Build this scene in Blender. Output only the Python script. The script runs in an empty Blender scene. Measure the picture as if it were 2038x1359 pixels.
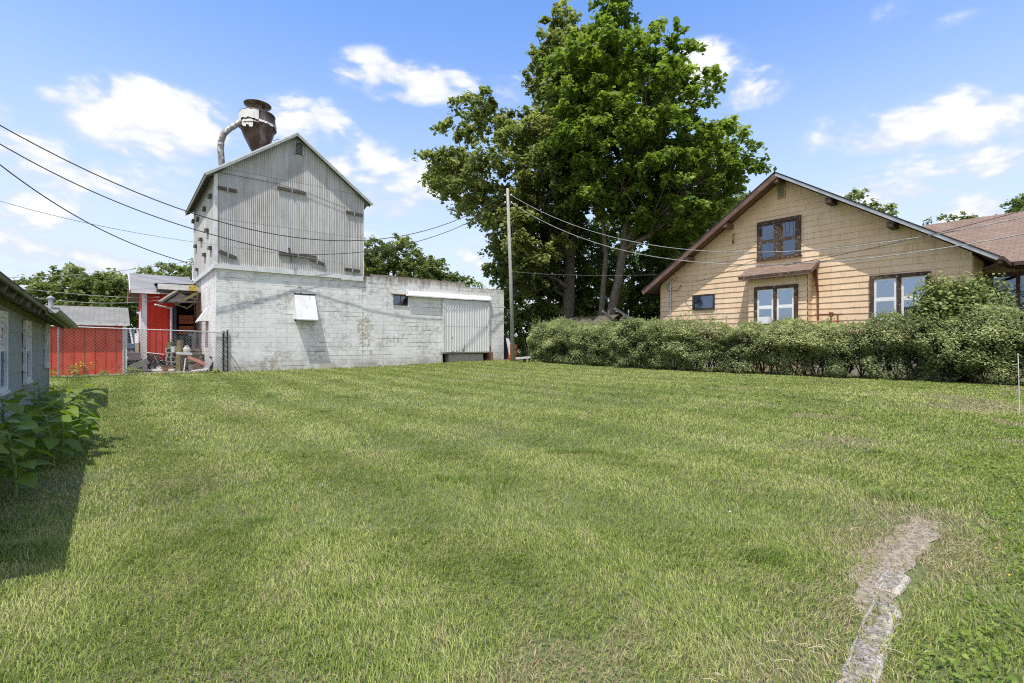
import bpy, math, random
import numpy as np
from mathutils import Vector, Matrix

random.seed(7)
RNG = np.random.default_rng(11)
scene = bpy.context.scene
COL = scene.collection
R39 = math.radians(39.0)
F, CX, CY, HC = 962.0, 1019.0, 679.5, 1.25        # photo focal length in px, centre, eye height


def at(px, py, d):
    """world point seen at photo pixel (px,py) at depth d"""
    return Vector(((px - CX) / F * d, d, HC + (CY - py) / F * d))


# ------------------------------------------------------------------ node materials
def new_mat(name):
    m = bpy.data.materials.new(name)
    m.use_nodes = True
    nt = m.node_tree
    for n in list(nt.nodes):
        if n.type != 'OUTPUT_MATERIAL':
            nt.nodes.remove(n)
    out = [n for n in nt.nodes if n.type == 'OUTPUT_MATERIAL'][0]
    b = nt.nodes.new('ShaderNodeBsdfPrincipled')
    nt.links.new(b.outputs[0], out.inputs[0])
    return m, nt, b, out


class NT:
    def __init__(s, nt):
        s.nt = nt

    def n(s, t, **kw):
        nd = s.nt.nodes.new(t)
        for k, v in kw.items():
            setattr(nd, k, v)
        return nd

    def link(s, a, b):
        s.nt.links.new(a, b)

    def set(s, sock, v):
        if isinstance(v, bpy.types.NodeSocket):
            s.nt.links.new(v, sock)
        else:
            sock.default_value = v

    def math(s, op, a, b=0.0, c=0.0, clamp=False):
        nd = s.n('ShaderNodeMath', operation=op, use_clamp=clamp)
        s.set(nd.inputs[0], a); s.set(nd.inputs[1], b); s.set(nd.inputs[2], c)
        return nd.outputs[0]

    def mix(s, f, a, b, blend='MIX'):
        nd = s.n('ShaderNodeMix', data_type='RGBA', blend_type=blend)
        s.set(nd.inputs[0], f)
        s.set(nd.inputs[6], a if not isinstance(a, tuple) else (*a, 1)[:4])
        s.set(nd.inputs[7], b if not isinstance(b, tuple) else (*b, 1)[:4])
        return nd.outputs[2]

    def noise(s, vec, scale, detail=4, rough=0.55, out=0):
        nd = s.n('ShaderNodeTexNoise')
        s.link(vec, nd.inputs['Vector'])
        nd.inputs['Scale'].default_value = scale
        nd.inputs['Detail'].default_value = detail
        nd.inputs['Roughness'].default_value = rough
        return nd.outputs[out]

    def ramp(s, f, lo, hi):
        nd = s.n('ShaderNodeMapRange', interpolation_type='SMOOTHSTEP')
        s.set(nd.inputs[0], f)
        nd.inputs[1].default_value = lo; nd.inputs[2].default_value = hi
        return nd.outputs[0]

    def obj(s, stretch=(1, 1, 1), loc=(0, 0, 0)):
        t = s.n('ShaderNodeTexCoord')
        m = s.n('ShaderNodeMapping')
        s.link(t.outputs['Object'], m.inputs[0])
        m.inputs['Scale'].default_value = stretch
        m.inputs['Location'].default_value = loc
        return m.outputs[0]

    def bump(s, h, strength=0.3, dist=0.02):
        nd = s.n('ShaderNodeBump')
        s.link(h, nd.inputs['Height'])
        nd.inputs['Strength'].default_value = strength
        nd.inputs['Distance'].default_value = dist
        return nd.outputs[0]


def pmat(name, c1, c2, scale=3.0, rough=0.8, stretch=(1, 1, 1), metal=0.0, spec=0.3, bump=0.2,
         c3=None, s3=8.0, lo3=0.58, hi3=0.68, st3=(1, 1, 1), lo=0.35, hi=0.65):
    m, nt, b, out = new_mat(name)
    k = NT(nt)
    v = k.obj(stretch)
    n1 = k.noise(v, scale, 6, 0.62)
    col = k.mix(k.ramp(n1, lo, hi), c1, c2)
    if c3:
        n3 = k.noise(k.obj(st3, (3.1, 1.7, 4.2)), s3, 5, 0.65)
        col = k.mix(k.ramp(n3, lo3, hi3), col, c3)
    k.link(col, b.inputs['Base Color'])
    b.inputs['Roughness'].default_value = rough
    b.inputs['Metallic'].default_value = metal
    b.inputs['Specular IOR Level'].default_value = spec
    if bump:
        k.link(k.bump(k.noise(v, scale * 4, 4), bump), b.inputs['Normal'])
    return m


MAT = {}
MAT['weather_beam'] = pmat('weather_beam', (.07, .062, .052), (.15, .135, .115), 5, .95, (5, 5, 5), c3=(.20, .13, .08), s3=3, lo3=.6)
MAT['grey_wood'] = pmat('grey_wood', (.14, .125, .105), (.27, .25, .22), 5, .9, (6, 6, 1), c3=(.09, .075, .06), s3=4)
MAT['dark_wood'] = pmat('dark_wood', (.05, .04, .03), (.12, .095, .07), 5, .9, (3, 3, 3))
MAT['brown_paint'] = pmat('brown_paint', (.13, .075, .055), (.19, .115, .085), 3, .6, c3=(.28, .2, .15), s3=5, lo3=.62, hi3=.75)
MAT['brown_trim'] = pmat('brown_trim', (.05, .032, .024), (.10, .065, .045), 6, .8, (1, 1, .4), c3=(.32, .27, .22), s3=9, lo3=.57, hi3=.66)
MAT['rust_brown'] = pmat('rust_brown', (.10, .045, .025), (.26, .11, .05), 4, .75, (2, 2, .5), c3=(.33, .26, .2), s3=5, lo3=.64)
MAT['white_vinyl'] = pmat('white_vinyl', (.68, .69, .69), (.78, .78, .77), 4, .45, bump=0)
MAT['white_peel'] = pmat('white_peel', (.62, .61, .58), (.74, .73, .70), 4, .7, c3=(.25, .22, .19), s3=9, lo3=.6, hi3=.68)
MAT['white_sheet'] = pmat('white_sheet', (.66, .655, .64), (.80, .80, .79), 2, .5, c3=(.45, .40, .34), s3=3.5, lo3=.56, hi3=.74, st3=(3, 3, .8))
MAT['galv'] = pmat('galv', (.38, .39, .40), (.52, .53, .54), 3, .45, metal=.5)
MAT['galv_white'] = pmat('galv_white', (.62, .62, .61), (.78, .78, .77), 2.5, .4, metal=.1, c3=(.42, .40, .38), s3=5, lo3=.62)
MAT['dark_metal'] = pmat('dark_metal', (.035, .033, .032), (.075, .07, .066), 5, .5, metal=.4)
MAT['black_rubber'] = pmat('black_rubber', (.012, .012, .012), (.03, .03, .03), 8, .75)
MAT['red_plastic'] = pmat('red_plastic', (.58, .025, .02), (.66, .04, .03), 3, .4, bump=0)
MAT['orange_steel'] = pmat('orange_steel', (.33, .075, .025), (.42, .12, .05), 4, .6)
MAT['salmon_pipe'] = pmat('salmon_pipe', (.45, .19, .13), (.55, .26, .19), 6, .6)
MAT['blue_grey'] = pmat('blue_grey', (.02, .03, .055), (.04, .055, .09), 4, .6)
MAT['teal_drum'] = pmat('teal_drum', (.09, .12, .13), (.15, .18, .18), 4, .5)
MAT['yellow_sign'] = pmat('yellow_sign', (.55, .40, .05), (.65, .5, .12), 9, .6, c3=(.12, .09, .03), s3=14, lo3=.55, hi3=.6)
MAT['concrete'] = pmat('concrete', (.44, .385, .31), (.66, .60, .51), 30, .95, c3=(.20, .175, .13), s3=60, lo3=.54, hi3=.66, bump=.9)
MAT['concrete_worn'] = pmat('concrete_worn', (.30, .265, .215), (.54, .485, .40), 38, .95, c3=(.16, .14, .11), s3=70, lo3=.5, hi3=.62, bump=.9, lo=.42, hi=.62)
MAT['concrete_pale'] = pmat('concrete_pale', (.48, .46, .42), (.60, .58, .54), 6, .92, c3=(.28, .25, .22), s3=6)
MAT['block_grey'] = pmat('block_grey', (.33, .31, .28), (.45, .42, .38), 6, .95)
MAT['brick_red'] = pmat('brick_red', (.25, .12, .08), (.36, .19, .13), 8, .95)
MAT['mossy_wood'] = pmat('mossy_wood', (.16, .13, .07), (.25, .22, .10), 6, .95, c3=(.12, .15, .05), s3=6)
MAT['mossy_gutter'] = pmat('mossy_gutter', (.22, .24, .14), (.36, .38, .27), 5, .8, (1, 4, 4), c3=(.13, .12, .08), s3=6)
MAT['pole_wood'] = pmat('pole_wood', (.29, .275, .25), (.42, .40, .37), 5, .92, (9, 9, .7), c3=(.17, .13, .10), s3=3, st3=(8, 8, 1), bump=.5)
MAT['bark_grey'] = pmat('bark_grey', (.10, .085, .06), (.20, .175, .13), 4, .95, (3, 3, 1), bump=.8, c3=(.08, .10, .05), s3=2)
MAT['bark_brown'] = pmat('bark_brown', (.055, .042, .03), (.11, .085, .06), 5, .95, (3, 3, 1), bump=.6)
MAT['stem_green'] = pmat('stem_green', (.12, .20, .05), (.2, .27, .08), 6, .7)
MAT['wire_black'] = pmat('wire_black', (.03, .03, .032), (.06, .06, .06), 3, .6, bump=0)
MAT['wire_grey'] = pmat('wire_grey', (.22, .22, .22), (.38, .38, .38), 6, .6, (1, 1, 1), bump=0)
MAT['porcelain'] = pmat('porcelain', (.6, .6, .58), (.7, .7, .68), 5, .3, bump=0)
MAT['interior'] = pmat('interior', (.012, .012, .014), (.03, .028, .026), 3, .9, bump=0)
MAT['curtain'] = pmat('curtain', (.30, .32, .35), (.42, .44, .46), 4, .9)
MAT['tan_paint'] = pmat('tan_paint', (.42, .31, .21), (.52, .39, .27), 2.5, .8)
MAT['foundation'] = pmat('foundation', (.06, .06, .06), (.20, .19, .18), 6, .95, c3=(.35, .34, .32), s3=7)
MAT['paper'] = pmat('paper', (.62, .60, .56), (.70, .68, .64), 4, .85, bump=0)
MAT['red_paint'] = pmat('red_paint', (.42, .03, .02), (.5, .05, .04), 4, .7, bump=0)
MAT['yellow_petal'] = pmat('yellow_petal', (.6, .45, .03), (.7, .55, .05), 4, .7, bump=0)
MAT['white_petal'] = pmat('white_petal', (.68, .68, .66), (.76, .76, .74), 4, .7, bump=0)


def block_material():
    m, nt, b, out = new_mat('painted_block')
    k = NT(nt)
    o = k.n('ShaderNodeTexCoord').outputs['Object']
    sp = k.n('ShaderNodeSeparateXYZ'); k.link(o, sp.inputs[0])
    u = k.math('ADD', sp.outputs[0], sp.outputs[1])
    cv = k.n('ShaderNodeCombineXYZ')
    k.link(u, cv.inputs[0]); k.link(sp.outputs[2], cv.inputs[1])
    # wobble the courses a little
    wob = k.noise(o, 2.3, 3)
    wv = k.n('ShaderNodeVectorMath', operation='MULTIPLY_ADD')
    wc = k.n('ShaderNodeCombineXYZ'); k.link(wob, wc.inputs[1]); k.link(wob, wc.inputs[0])
    k.link(wc.outputs[0], wv.inputs[0]); wv.inputs[1].default_value = (.03, .03, 0); k.link(cv.outputs[0], wv.inputs[2])
    br = k.n('ShaderNodeTexBrick')
    k.link(wv.outputs[0], br.inputs['Vector'])
    br.inputs['Scale'].default_value = 1.0
    br.inputs['Brick Width'].default_value = .406
    br.inputs['Row Height'].default_value = .203
    br.inputs['Mortar Size'].default_value = .013
    br.inputs['Mortar Smooth'].default_value = .25
    br.inputs['Bias'].default_value = 0
    br.inputs['Color1'].default_value = (.0, .0, .0, 1)
    br.inputs['Color2'].default_value = (1, 1, 1, 1)
    br.inputs['Mortar'].default_value = (.5, .5, .5, 1)
    # long horizontal cracks at some courses
    fr = k.math('FRACT', k.math('DIVIDE', k.math('ADD', sp.outputs[2], k.math('MULTIPLY', wob, .03)), .203))
    crack = k.math('LESS_THAN', k.math('ABSOLUTE', k.math('SUBTRACT', fr, .5)), .445)
    crack = k.math('SUBTRACT', 1, crack)
    row = k.math('FLOOR', k.math('DIVIDE', sp.outputs[2], .203))
    rv = k.n('ShaderNodeCombineXYZ'); k.link(k.math('MULTIPLY', u, .55), rv.inputs[0]); k.link(k.math('MULTIPLY', row, 3.7), rv.inputs[1])
    crackm = k.math('MULTIPLY', crack, k.ramp(k.noise(rv.outputs[0], 1.0, 3), .52, .60))
    mort = k.math('MULTIPLY', br.outputs['Fac'], k.ramp(k.noise(o, 1.6, 6, .75), .46, .60))
    base = k.mix(k.ramp(k.noise(o, 1.1, 6, .65), .3, .7), (.80, .785, .755), (.90, .885, .855))
    base = k.mix(k.math('MULTIPLY', br.outputs['Color'], .16), base, (.55, .54, .525))
    # grey washed zones block by block
    wash = k.math('MULTIPLY', k.ramp(k.noise(o, .9, 4, .6), .42, .62), k.ramp(k.noise(o, 5.0, 5, .75), .40, .60))
    base = k.mix(k.math('MULTIPLY', wash, .62), base, (.36, .345, .325))
    # small chips showing bare block
    chip = k.ramp(k.noise(o, 14.0, 4, .7), .66, .70)
    base = k.mix(k.math('MULTIPLY', chip, .7), base, (.24, .215, .19))
    # bare tan area at joint between tower and long wall
    dx = k.math('DIVIDE', k.math('ABSOLUTE', k.math('SUBTRACT', u, 6.15)), .42)
    dz = k.math('DIVIDE', k.math('ABSOLUTE', k.math('SUBTRACT', sp.outputs[2], 1.65)), 1.15)
    bare = k.math('SUBTRACT', 1.0, k.math('MAXIMUM', dx, dz))
    bare = k.ramp(k.math('ADD', bare, k.math('MULTIPLY', k.math('SUBTRACT', k.noise(o, 3.0, 4, .6), .56), 3.2)), .05, .35)
    base = k.mix(k.math('MULTIPLY', bare, k.ramp(k.noise(o, 8.0, 4, .7), .35, .6)), base, (.46, .39, .30))
    # tan patches near the top right and low courses
    t2 = k.math('MULTIPLY', k.ramp(k.noise(o, .8, 3, .5), .60, .66), k.ramp(k.noise(o, 4.0, 4, .7), .48, .55))
    base = k.mix(k.math('MULTIPLY', t2, .55), base, (.42, .34, .26))
    low = k.math('MULTIPLY', k.ramp(sp.outputs[2], .75, .0), k.ramp(k.noise(o, 2.0, 5, .7), .25, .6))
    base = k.mix(k.math('MULTIPLY', low, .7), base, (.36, .30, .24))
    dv = k.n('ShaderNodeVectorMath', operation='MULTIPLY'); k.link(o, dv.inputs[0]); dv.inputs[1].default_value = (3.2, 3.2, .22)
    drip = k.math('MULTIPLY', k.ramp(k.noise(dv.outputs[0], 1.0, 5, .65), .56, .72), k.ramp(k.noise(o, 6.0, 4, .7), .35, .6))
    base = k.mix(k.math('MULTIPLY', drip, .55), base, (.40, .36, .31))
    # lichen and dirt streaks at the parapet top
    sv = k.n('ShaderNodeVectorMath', operation='MULTIPLY'); k.link(o, sv.inputs[0]); sv.inputs[1].default_value = (5, 5, .8)
    topm = k.math('MULTIPLY', k.ramp(k.math('ADD', sp.outputs[2], k.math('MULTIPLY', k.noise(sv.outputs[0], 1, 4), .9)), 4.45, 4.95),
                  k.math('GREATER_THAN', sp.outputs[0], 6.0))
    base = k.mix(k.math('MULTIPLY', topm, .85), base, (.20, .15, .11))
    lines = k.math('MAXIMUM', k.math('MULTIPLY', mort, .42), k.math('MULTIPLY', crackm, .9))
    base = k.mix(lines, base, (.20, .185, .165))
    k.link(base, b.inputs['Base Color'])
    b.inputs['Roughness'].default_value = .9
    b.inputs['Specular IOR Level'].default_value = .2
    h = k.math('SUBTRACT', k.math('MULTIPLY', k.noise(o, 26, 4, .7), .5), k.math('MULTIPLY', br.outputs['Fac'], .7))
    k.link(k.bump(h, .5, .02), b.inputs['Normal'])
    return m


def tin_material(name, c1, c2, streak, amt=.6):
    m, nt, b, out = new_mat(name)
    k = NT(nt)
    o = k.n('ShaderNodeTexCoord').outputs['Object']
    sp = k.n('ShaderNodeSeparateXYZ'); k.link(o, sp.inputs[0])
    u = k.math('ADD', sp.outputs[0], sp.outputs[1])
    sheet = k.math('FLOOR', k.math('DIVIDE', u, .66))
    lvl = k.math('FLOOR', k.math('DIVIDE', sp.outputs[2], 2.05))
    wn = k.n('ShaderNodeTexWhiteNoise', noise_dimensions='2D')
    cv = k.n('ShaderNodeCombineXYZ'); k.link(sheet, cv.inputs[0]); k.link(lvl, cv.inputs[1]); k.link(cv.outputs[0], wn.inputs[0])
    base = k.mix(wn.outputs[0], c1, c2)
    s = k.n('ShaderNodeCombineXYZ'); k.link(k.math('MULTIPLY', u, 9), s.inputs[0]); k.link(k.math('MULTIPLY', sp.outputs[2], .55), s.inputs[2])
    st = k.ramp(k.noise(s.outputs[0], 1.0, 6, .7), .42, .72)
    base = k.mix(k.math('MULTIPLY', st, amt), base, streak)
    base = k.mix(k.math('MULTIPLY', k.ramp(k.noise(o, .8, 4), .45, .7), .35), base, streak)
    seam = k.math('LESS_THAN', k.math('FRACT', k.math('DIVIDE', sp.outputs[2], 2.05)), .012)
    base = k.mix(k.math('MULTIPLY', seam, .5), base, (.14, .13, .12))
    k.link(base, b.inputs['Base Color'])
    b.inputs['Roughness'].default_value = .7
    b.inputs['Specular IOR Level'].default_value = .2
    return m


def siding_material():
    m, nt, b, out = new_mat('cream_siding')
    k = NT(nt)
    o = k.n('ShaderNodeTexCoord').outputs['Object']
    sp = k.n('ShaderNodeSeparateXYZ'); k.link(o, sp.inputs[0])
    at_ = k.n('ShaderNodeAttribute', attribute_name='tone')
    base = k.mix(k.ramp(k.noise(o, .9, 5, .6), .35, .68), (.77, .565, .365), (.83, .635, .44))
    base = k.mix(k.math('MULTIPLY', at_.outputs['Fac'], .38), base, (.70, .49, .32))
    s = k.n('ShaderNodeVectorMath', operation='MULTIPLY'); k.link(o, s.inputs[0]); s.inputs[1].default_value = (1, 3.5, .7)
    stain = k.ramp(k.noise(s.outputs[0], 1.4, 6, .7), .50, .75)
    base = k.mix(k.math('MULTIPLY', stain, .55), base, (.48, .30, .18))
    grime = k.math('MULTIPLY', k.ramp(k.noise(o, 2.7, 6, .7), .52, .72), .35)
    base = k.mix(grime, base, (.40, .33, .24))
    k.link(base, b.inputs['Base Color'])
    b.inputs['Roughness'].default_value = .82
    b.inputs['Specular IOR Level'].default_value = .2
    gv = k.n('ShaderNodeVectorMath', operation='MULTIPLY'); k.link(o, gv.inputs[0]); gv.inputs[1].default_value = (8, 60, 3)
    k.link(k.bump(k.noise(gv.outputs[0], 1, 3), .25, .01), b.inputs['Normal'])
    return m


def shingle_material(name, c1, c2, c3, rowh=.14, w=.3):
    m, nt, b, out = new_mat(name)
    k = NT(nt)
    uvm = k.n('ShaderNodeAttribute', attribute_name='suv')
    br = k.n('ShaderNodeTexBrick')
    k.link(uvm.outputs['Vector'], br.inputs['Vector'])
    br.inputs['Scale'].default_value = 1
    br.inputs['Brick Width'].default_value = w
    br.inputs['Row Height'].default_value = rowh
    br.inputs['Mortar Size'].default_value = .010
    br.inputs['Color1'].default_value = (*c1, 1)
    br.inputs['Color2'].default_value = (*c2, 1)
    br.inputs['Mortar'].default_value = (*c3, 1)
    n = k.noise(k.n('ShaderNodeTexCoord').outputs['Object'], 1.3, 6, .65)
    col = k.mix(k.math('MULTIPLY', k.ramp(n, .4, .7), .5), br.outputs['Color'], c3)
    g = k.noise(k.n('ShaderNodeTexCoord').outputs['Object'], 30, 3, .7)
    col = k.mix(k.math('MULTIPLY', k.ramp(g, .4, .7), .3), col, c1)
    k.link(col, b.inputs['Base Color'])
    b.inputs['Roughness'].default_value = .95
    k.link(k.bump(k.math('SUBTRACT', g, br.outputs['Fac']), .5, .01), b.inputs['Normal'])
    return m


def cyclone_material():
    m, nt, b, out = new_mat('rusty_collector')
    k = NT(nt)
    o = k.n('ShaderNodeTexCoord').outputs['Object']
    base = k.mix(k.ramp(k.noise(o, 1.7, 5, .6), .4, .65), (.075, .042, .03), (.15, .10, .08))
    s = k.n('ShaderNodeVectorMath', operation='MULTIPLY'); k.link(o, s.inputs[0]); s.inputs[1].default_value = (5, 5, .5)
    base = k.mix(k.math('MULTIPLY', k.ramp(k.noise(s.outputs[0], 1, 4), .5, .7), .6), base, (.30, .27, .25))
    k.link(base, b.inputs['Base Color'])
    b.inputs['Roughness'].default_value = .5
    b.inputs['Metallic'].default_value = .3
    return m


def glass_material(name, tint=(.75, .8, .85), refl=.28):
    m, nt, b, out = new_mat(name)
    k = NT(nt)
    nt.nodes.remove(b)
    tr = k.n('ShaderNodeBsdfTransparent'); tr.inputs[0].default_value = (*tint, 1)
    gl = k.n('ShaderNodeBsdfGlossy'); gl.inputs['Roughness'].default_value = .03
    gl.inputs['Color'].default_value = (.62, .78, 1, 1)
    o = k.obj((1, 1, 1))
    k.link(k.bump(k.noise(o, 1.6, 2), .06, .05), gl.inputs['Normal'])
    fr = k.n('ShaderNodeFresnel'); fr.inputs[0].default_value = 1.5
    f = k.math('ADD', k.math('MULTIPLY', fr.outputs[0], 1.0), refl, clamp=True)
    mx = k.n('ShaderNodeMixShader')
    k.link(f, mx.inputs[0]); k.link(tr.outputs[0], mx.inputs[1]); k.link(gl.outputs[0], mx.inputs[2])
    k.link(mx.outputs[0], out.inputs[0])
    return m


def blind_material():
    m, nt, b, out = new_mat('window_blind')
    k = NT(nt)
    o = k.n('ShaderNodeTexCoord').outputs['Object']
    sp = k.n('ShaderNodeSeparateXYZ'); k.link(o, sp.inputs[0])
    f = k.math('FRACT', k.math('DIVIDE', sp.outputs[2], .05))
    col = k.mix(k.ramp(f, .1, .9), (.24, .29, .36), (.44, .51, .60))
    k.link(col, b.inputs['Base Color']); b.inputs['Roughness'].default_value = .7
    return m


def leaf_material(name, dark, mid, light, trans=.3, rough=.55):
    """tone attribute (0..1 per leaf) picks the colour"""
    m, nt, b, out = new_mat(name)
    k = NT(nt)
    a = k.n('ShaderNodeAttribute', attribute_name='tone')
    r = k.n('ShaderNodeValToRGB')
    k.link(a.outputs['Fac'], r.inputs[0])
    e = r.color_ramp.elements
    e[0].position = 0; e[0].color = (*dark, 1)
    e[1].position = 1; e[1].color = (*light, 1)
    x = e.new(.5); x.color = (*mid, 1)
    k.link(r.outputs[0], b.inputs['Base Color'])
    b.inputs['Roughness'].default_value = rough
    b.inputs['Specular IOR Level'].default_value = .35
    t = k.n('ShaderNodeBsdfTranslucent')
    hs = k.n('ShaderNodeHueSaturation'); hs.inputs['Value'].default_value = 1.5; hs.inputs['Saturation'].default_value = 1.1
    hs.inputs['Hue'].default_value = .49
    k.link(r.outputs[0], hs.inputs['Color']); k.link(hs.outputs[0], t.inputs[0])
    mx = k.n('ShaderNodeMixShader'); mx.inputs[0].default_value = trans
    k.link(b.outputs[0], mx.inputs[1]); k.link(t.outputs[0], mx.inputs[2]); k.link(mx.outputs[0], out.inputs[0])
    return m


def blade_material():
    m, nt, b, out = new_mat('grass_blade')
    k = NT(nt)
    a = k.n('ShaderNodeAttribute', attribute_name='bcol')
    k.link(a.outputs['Color'], b.inputs['Base Color'])
    b.inputs['Roughness'].default_value = .6
    b.inputs['Specular IOR Level'].default_value = .25
    t = k.n('ShaderNodeBsdfTranslucent'); k.link(a.outputs['Color'], t.inputs[0])
    mx = k.n('ShaderNodeMixShader'); mx.inputs[0].default_value = .3
    k.link(b.outputs[0], mx.inputs[1]); k.link(t.outputs[0], mx.inputs[2]); k.link(mx.outputs[0], out.inputs[0])
    return m


def ground_material():
    m, nt, b, out = new_mat('lawn_ground')
    k = NT(nt)
    o = k.n('ShaderNodeTexCoord').outputs['Object']
    n1 = k.noise(o, .35, 4, .6)
    col = k.mix(k.ramp(n1, .35, .65), (.095, .130, .032), (.14, .17, .05))
    n2 = k.noise(o, 22, 4, .75)
    col = k.mix(k.ramp(n2, .42, .68), col, (.06, .075, .022))
    n3 = k.noise(o, 60, 3, .7)
    col = k.mix(k.math('MULTIPLY', k.ramp(n3, .5, .7), .6), col, (.20, .18, .085))
    k.link(col, b.inputs['Base Color'])
    b.inputs['Roughness'].default_value = .95
    k.link(k.bump(n2, .6, .03), b.inputs['Normal'])
    return m


MAT['block'] = block_material()
MAT['tin'] = tin_material('weathered_tin', (.47, .46, .445), (.60, .59, .575), (.30, .28, .255), .75)
MAT['tin_roof'] = tin_material('tin_roof', (.23, .23, .23), (.30, .30, .30), (.16, .14, .125))
MAT['tin_door'] = tin_material('white_ribbed_tin', (.70, .70, .685), (.74, .74, .725), (.60, .59, .57), .4)
MAT['red_tin'] = tin_material('red_ribbed_tin', (.56, .042, .022), (.62, .055, .03), (.46, .045, .03), .4)
MAT['red_board'] = pmat('red_board', (.62, .065, .028), (.72, .10, .045), 2, .7, (1, 1, .3), c3=(.30, .05, .03), s3=5)
MAT['siding'] = siding_material()
MAT['garage_siding'] = pmat('garage_siding', (.27, .295, .285), (.34, .36, .345), 2.2, .8, (2, 2, .4), bump=.04, c3=(.21, .235, .20), s3=3, lo3=.52, hi3=.75)
MAT['brown_shingle'] = shingle_material('brown_shingle', (.20, .135, .10), (.27, .19, .145), (.13, .085, .065))
MAT['grey_shingle'] = shingle_material('grey_shingle', (.20, .195, .18), (.26, .25, .235), (.14, .135, .12))
MAT['old_shingle'] = shingle_material('old_shingle', (.10, .085, .06), (.16, .14, .10), (.06, .05, .035))
MAT['cyclone'] = cyclone_material()
MAT['glass'] = glass_material('window_glass')
MAT['glass_dark'] = glass_material('dark_window_glass', (.5, .55, .65), .12)
MAT['blind'] = blind_material()
MAT['blade'] = blade_material()
MAT['ground'] = ground_material()
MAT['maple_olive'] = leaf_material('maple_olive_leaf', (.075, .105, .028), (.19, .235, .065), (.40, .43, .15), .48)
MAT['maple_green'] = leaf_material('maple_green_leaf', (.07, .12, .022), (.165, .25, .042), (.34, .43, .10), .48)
MAT['under_leaf'] = leaf_material('understory_leaf', (.06, .10, .025), (.18, .24, .06), (.40, .45, .15), .5)
MAT['far_leaf'] = leaf_material('far_tree_leaf', (.055, .085, .02), (.15, .195, .05), (.29, .34, .11), .4)
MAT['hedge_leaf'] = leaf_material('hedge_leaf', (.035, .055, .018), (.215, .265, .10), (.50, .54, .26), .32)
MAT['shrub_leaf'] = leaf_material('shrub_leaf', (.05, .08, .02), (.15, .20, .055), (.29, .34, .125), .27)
MAT['broad_leaf'] = leaf_material('broad_leaf', (.08, .15, .02), (.17, .255, .035), (.30, .36, .08), .42, .45)
MAT['clover_leaf'] = leaf_material('clover_leaf', (.08, .14, .018), (.165, .245, .032), (.30, .36, .075), .36)

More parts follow.
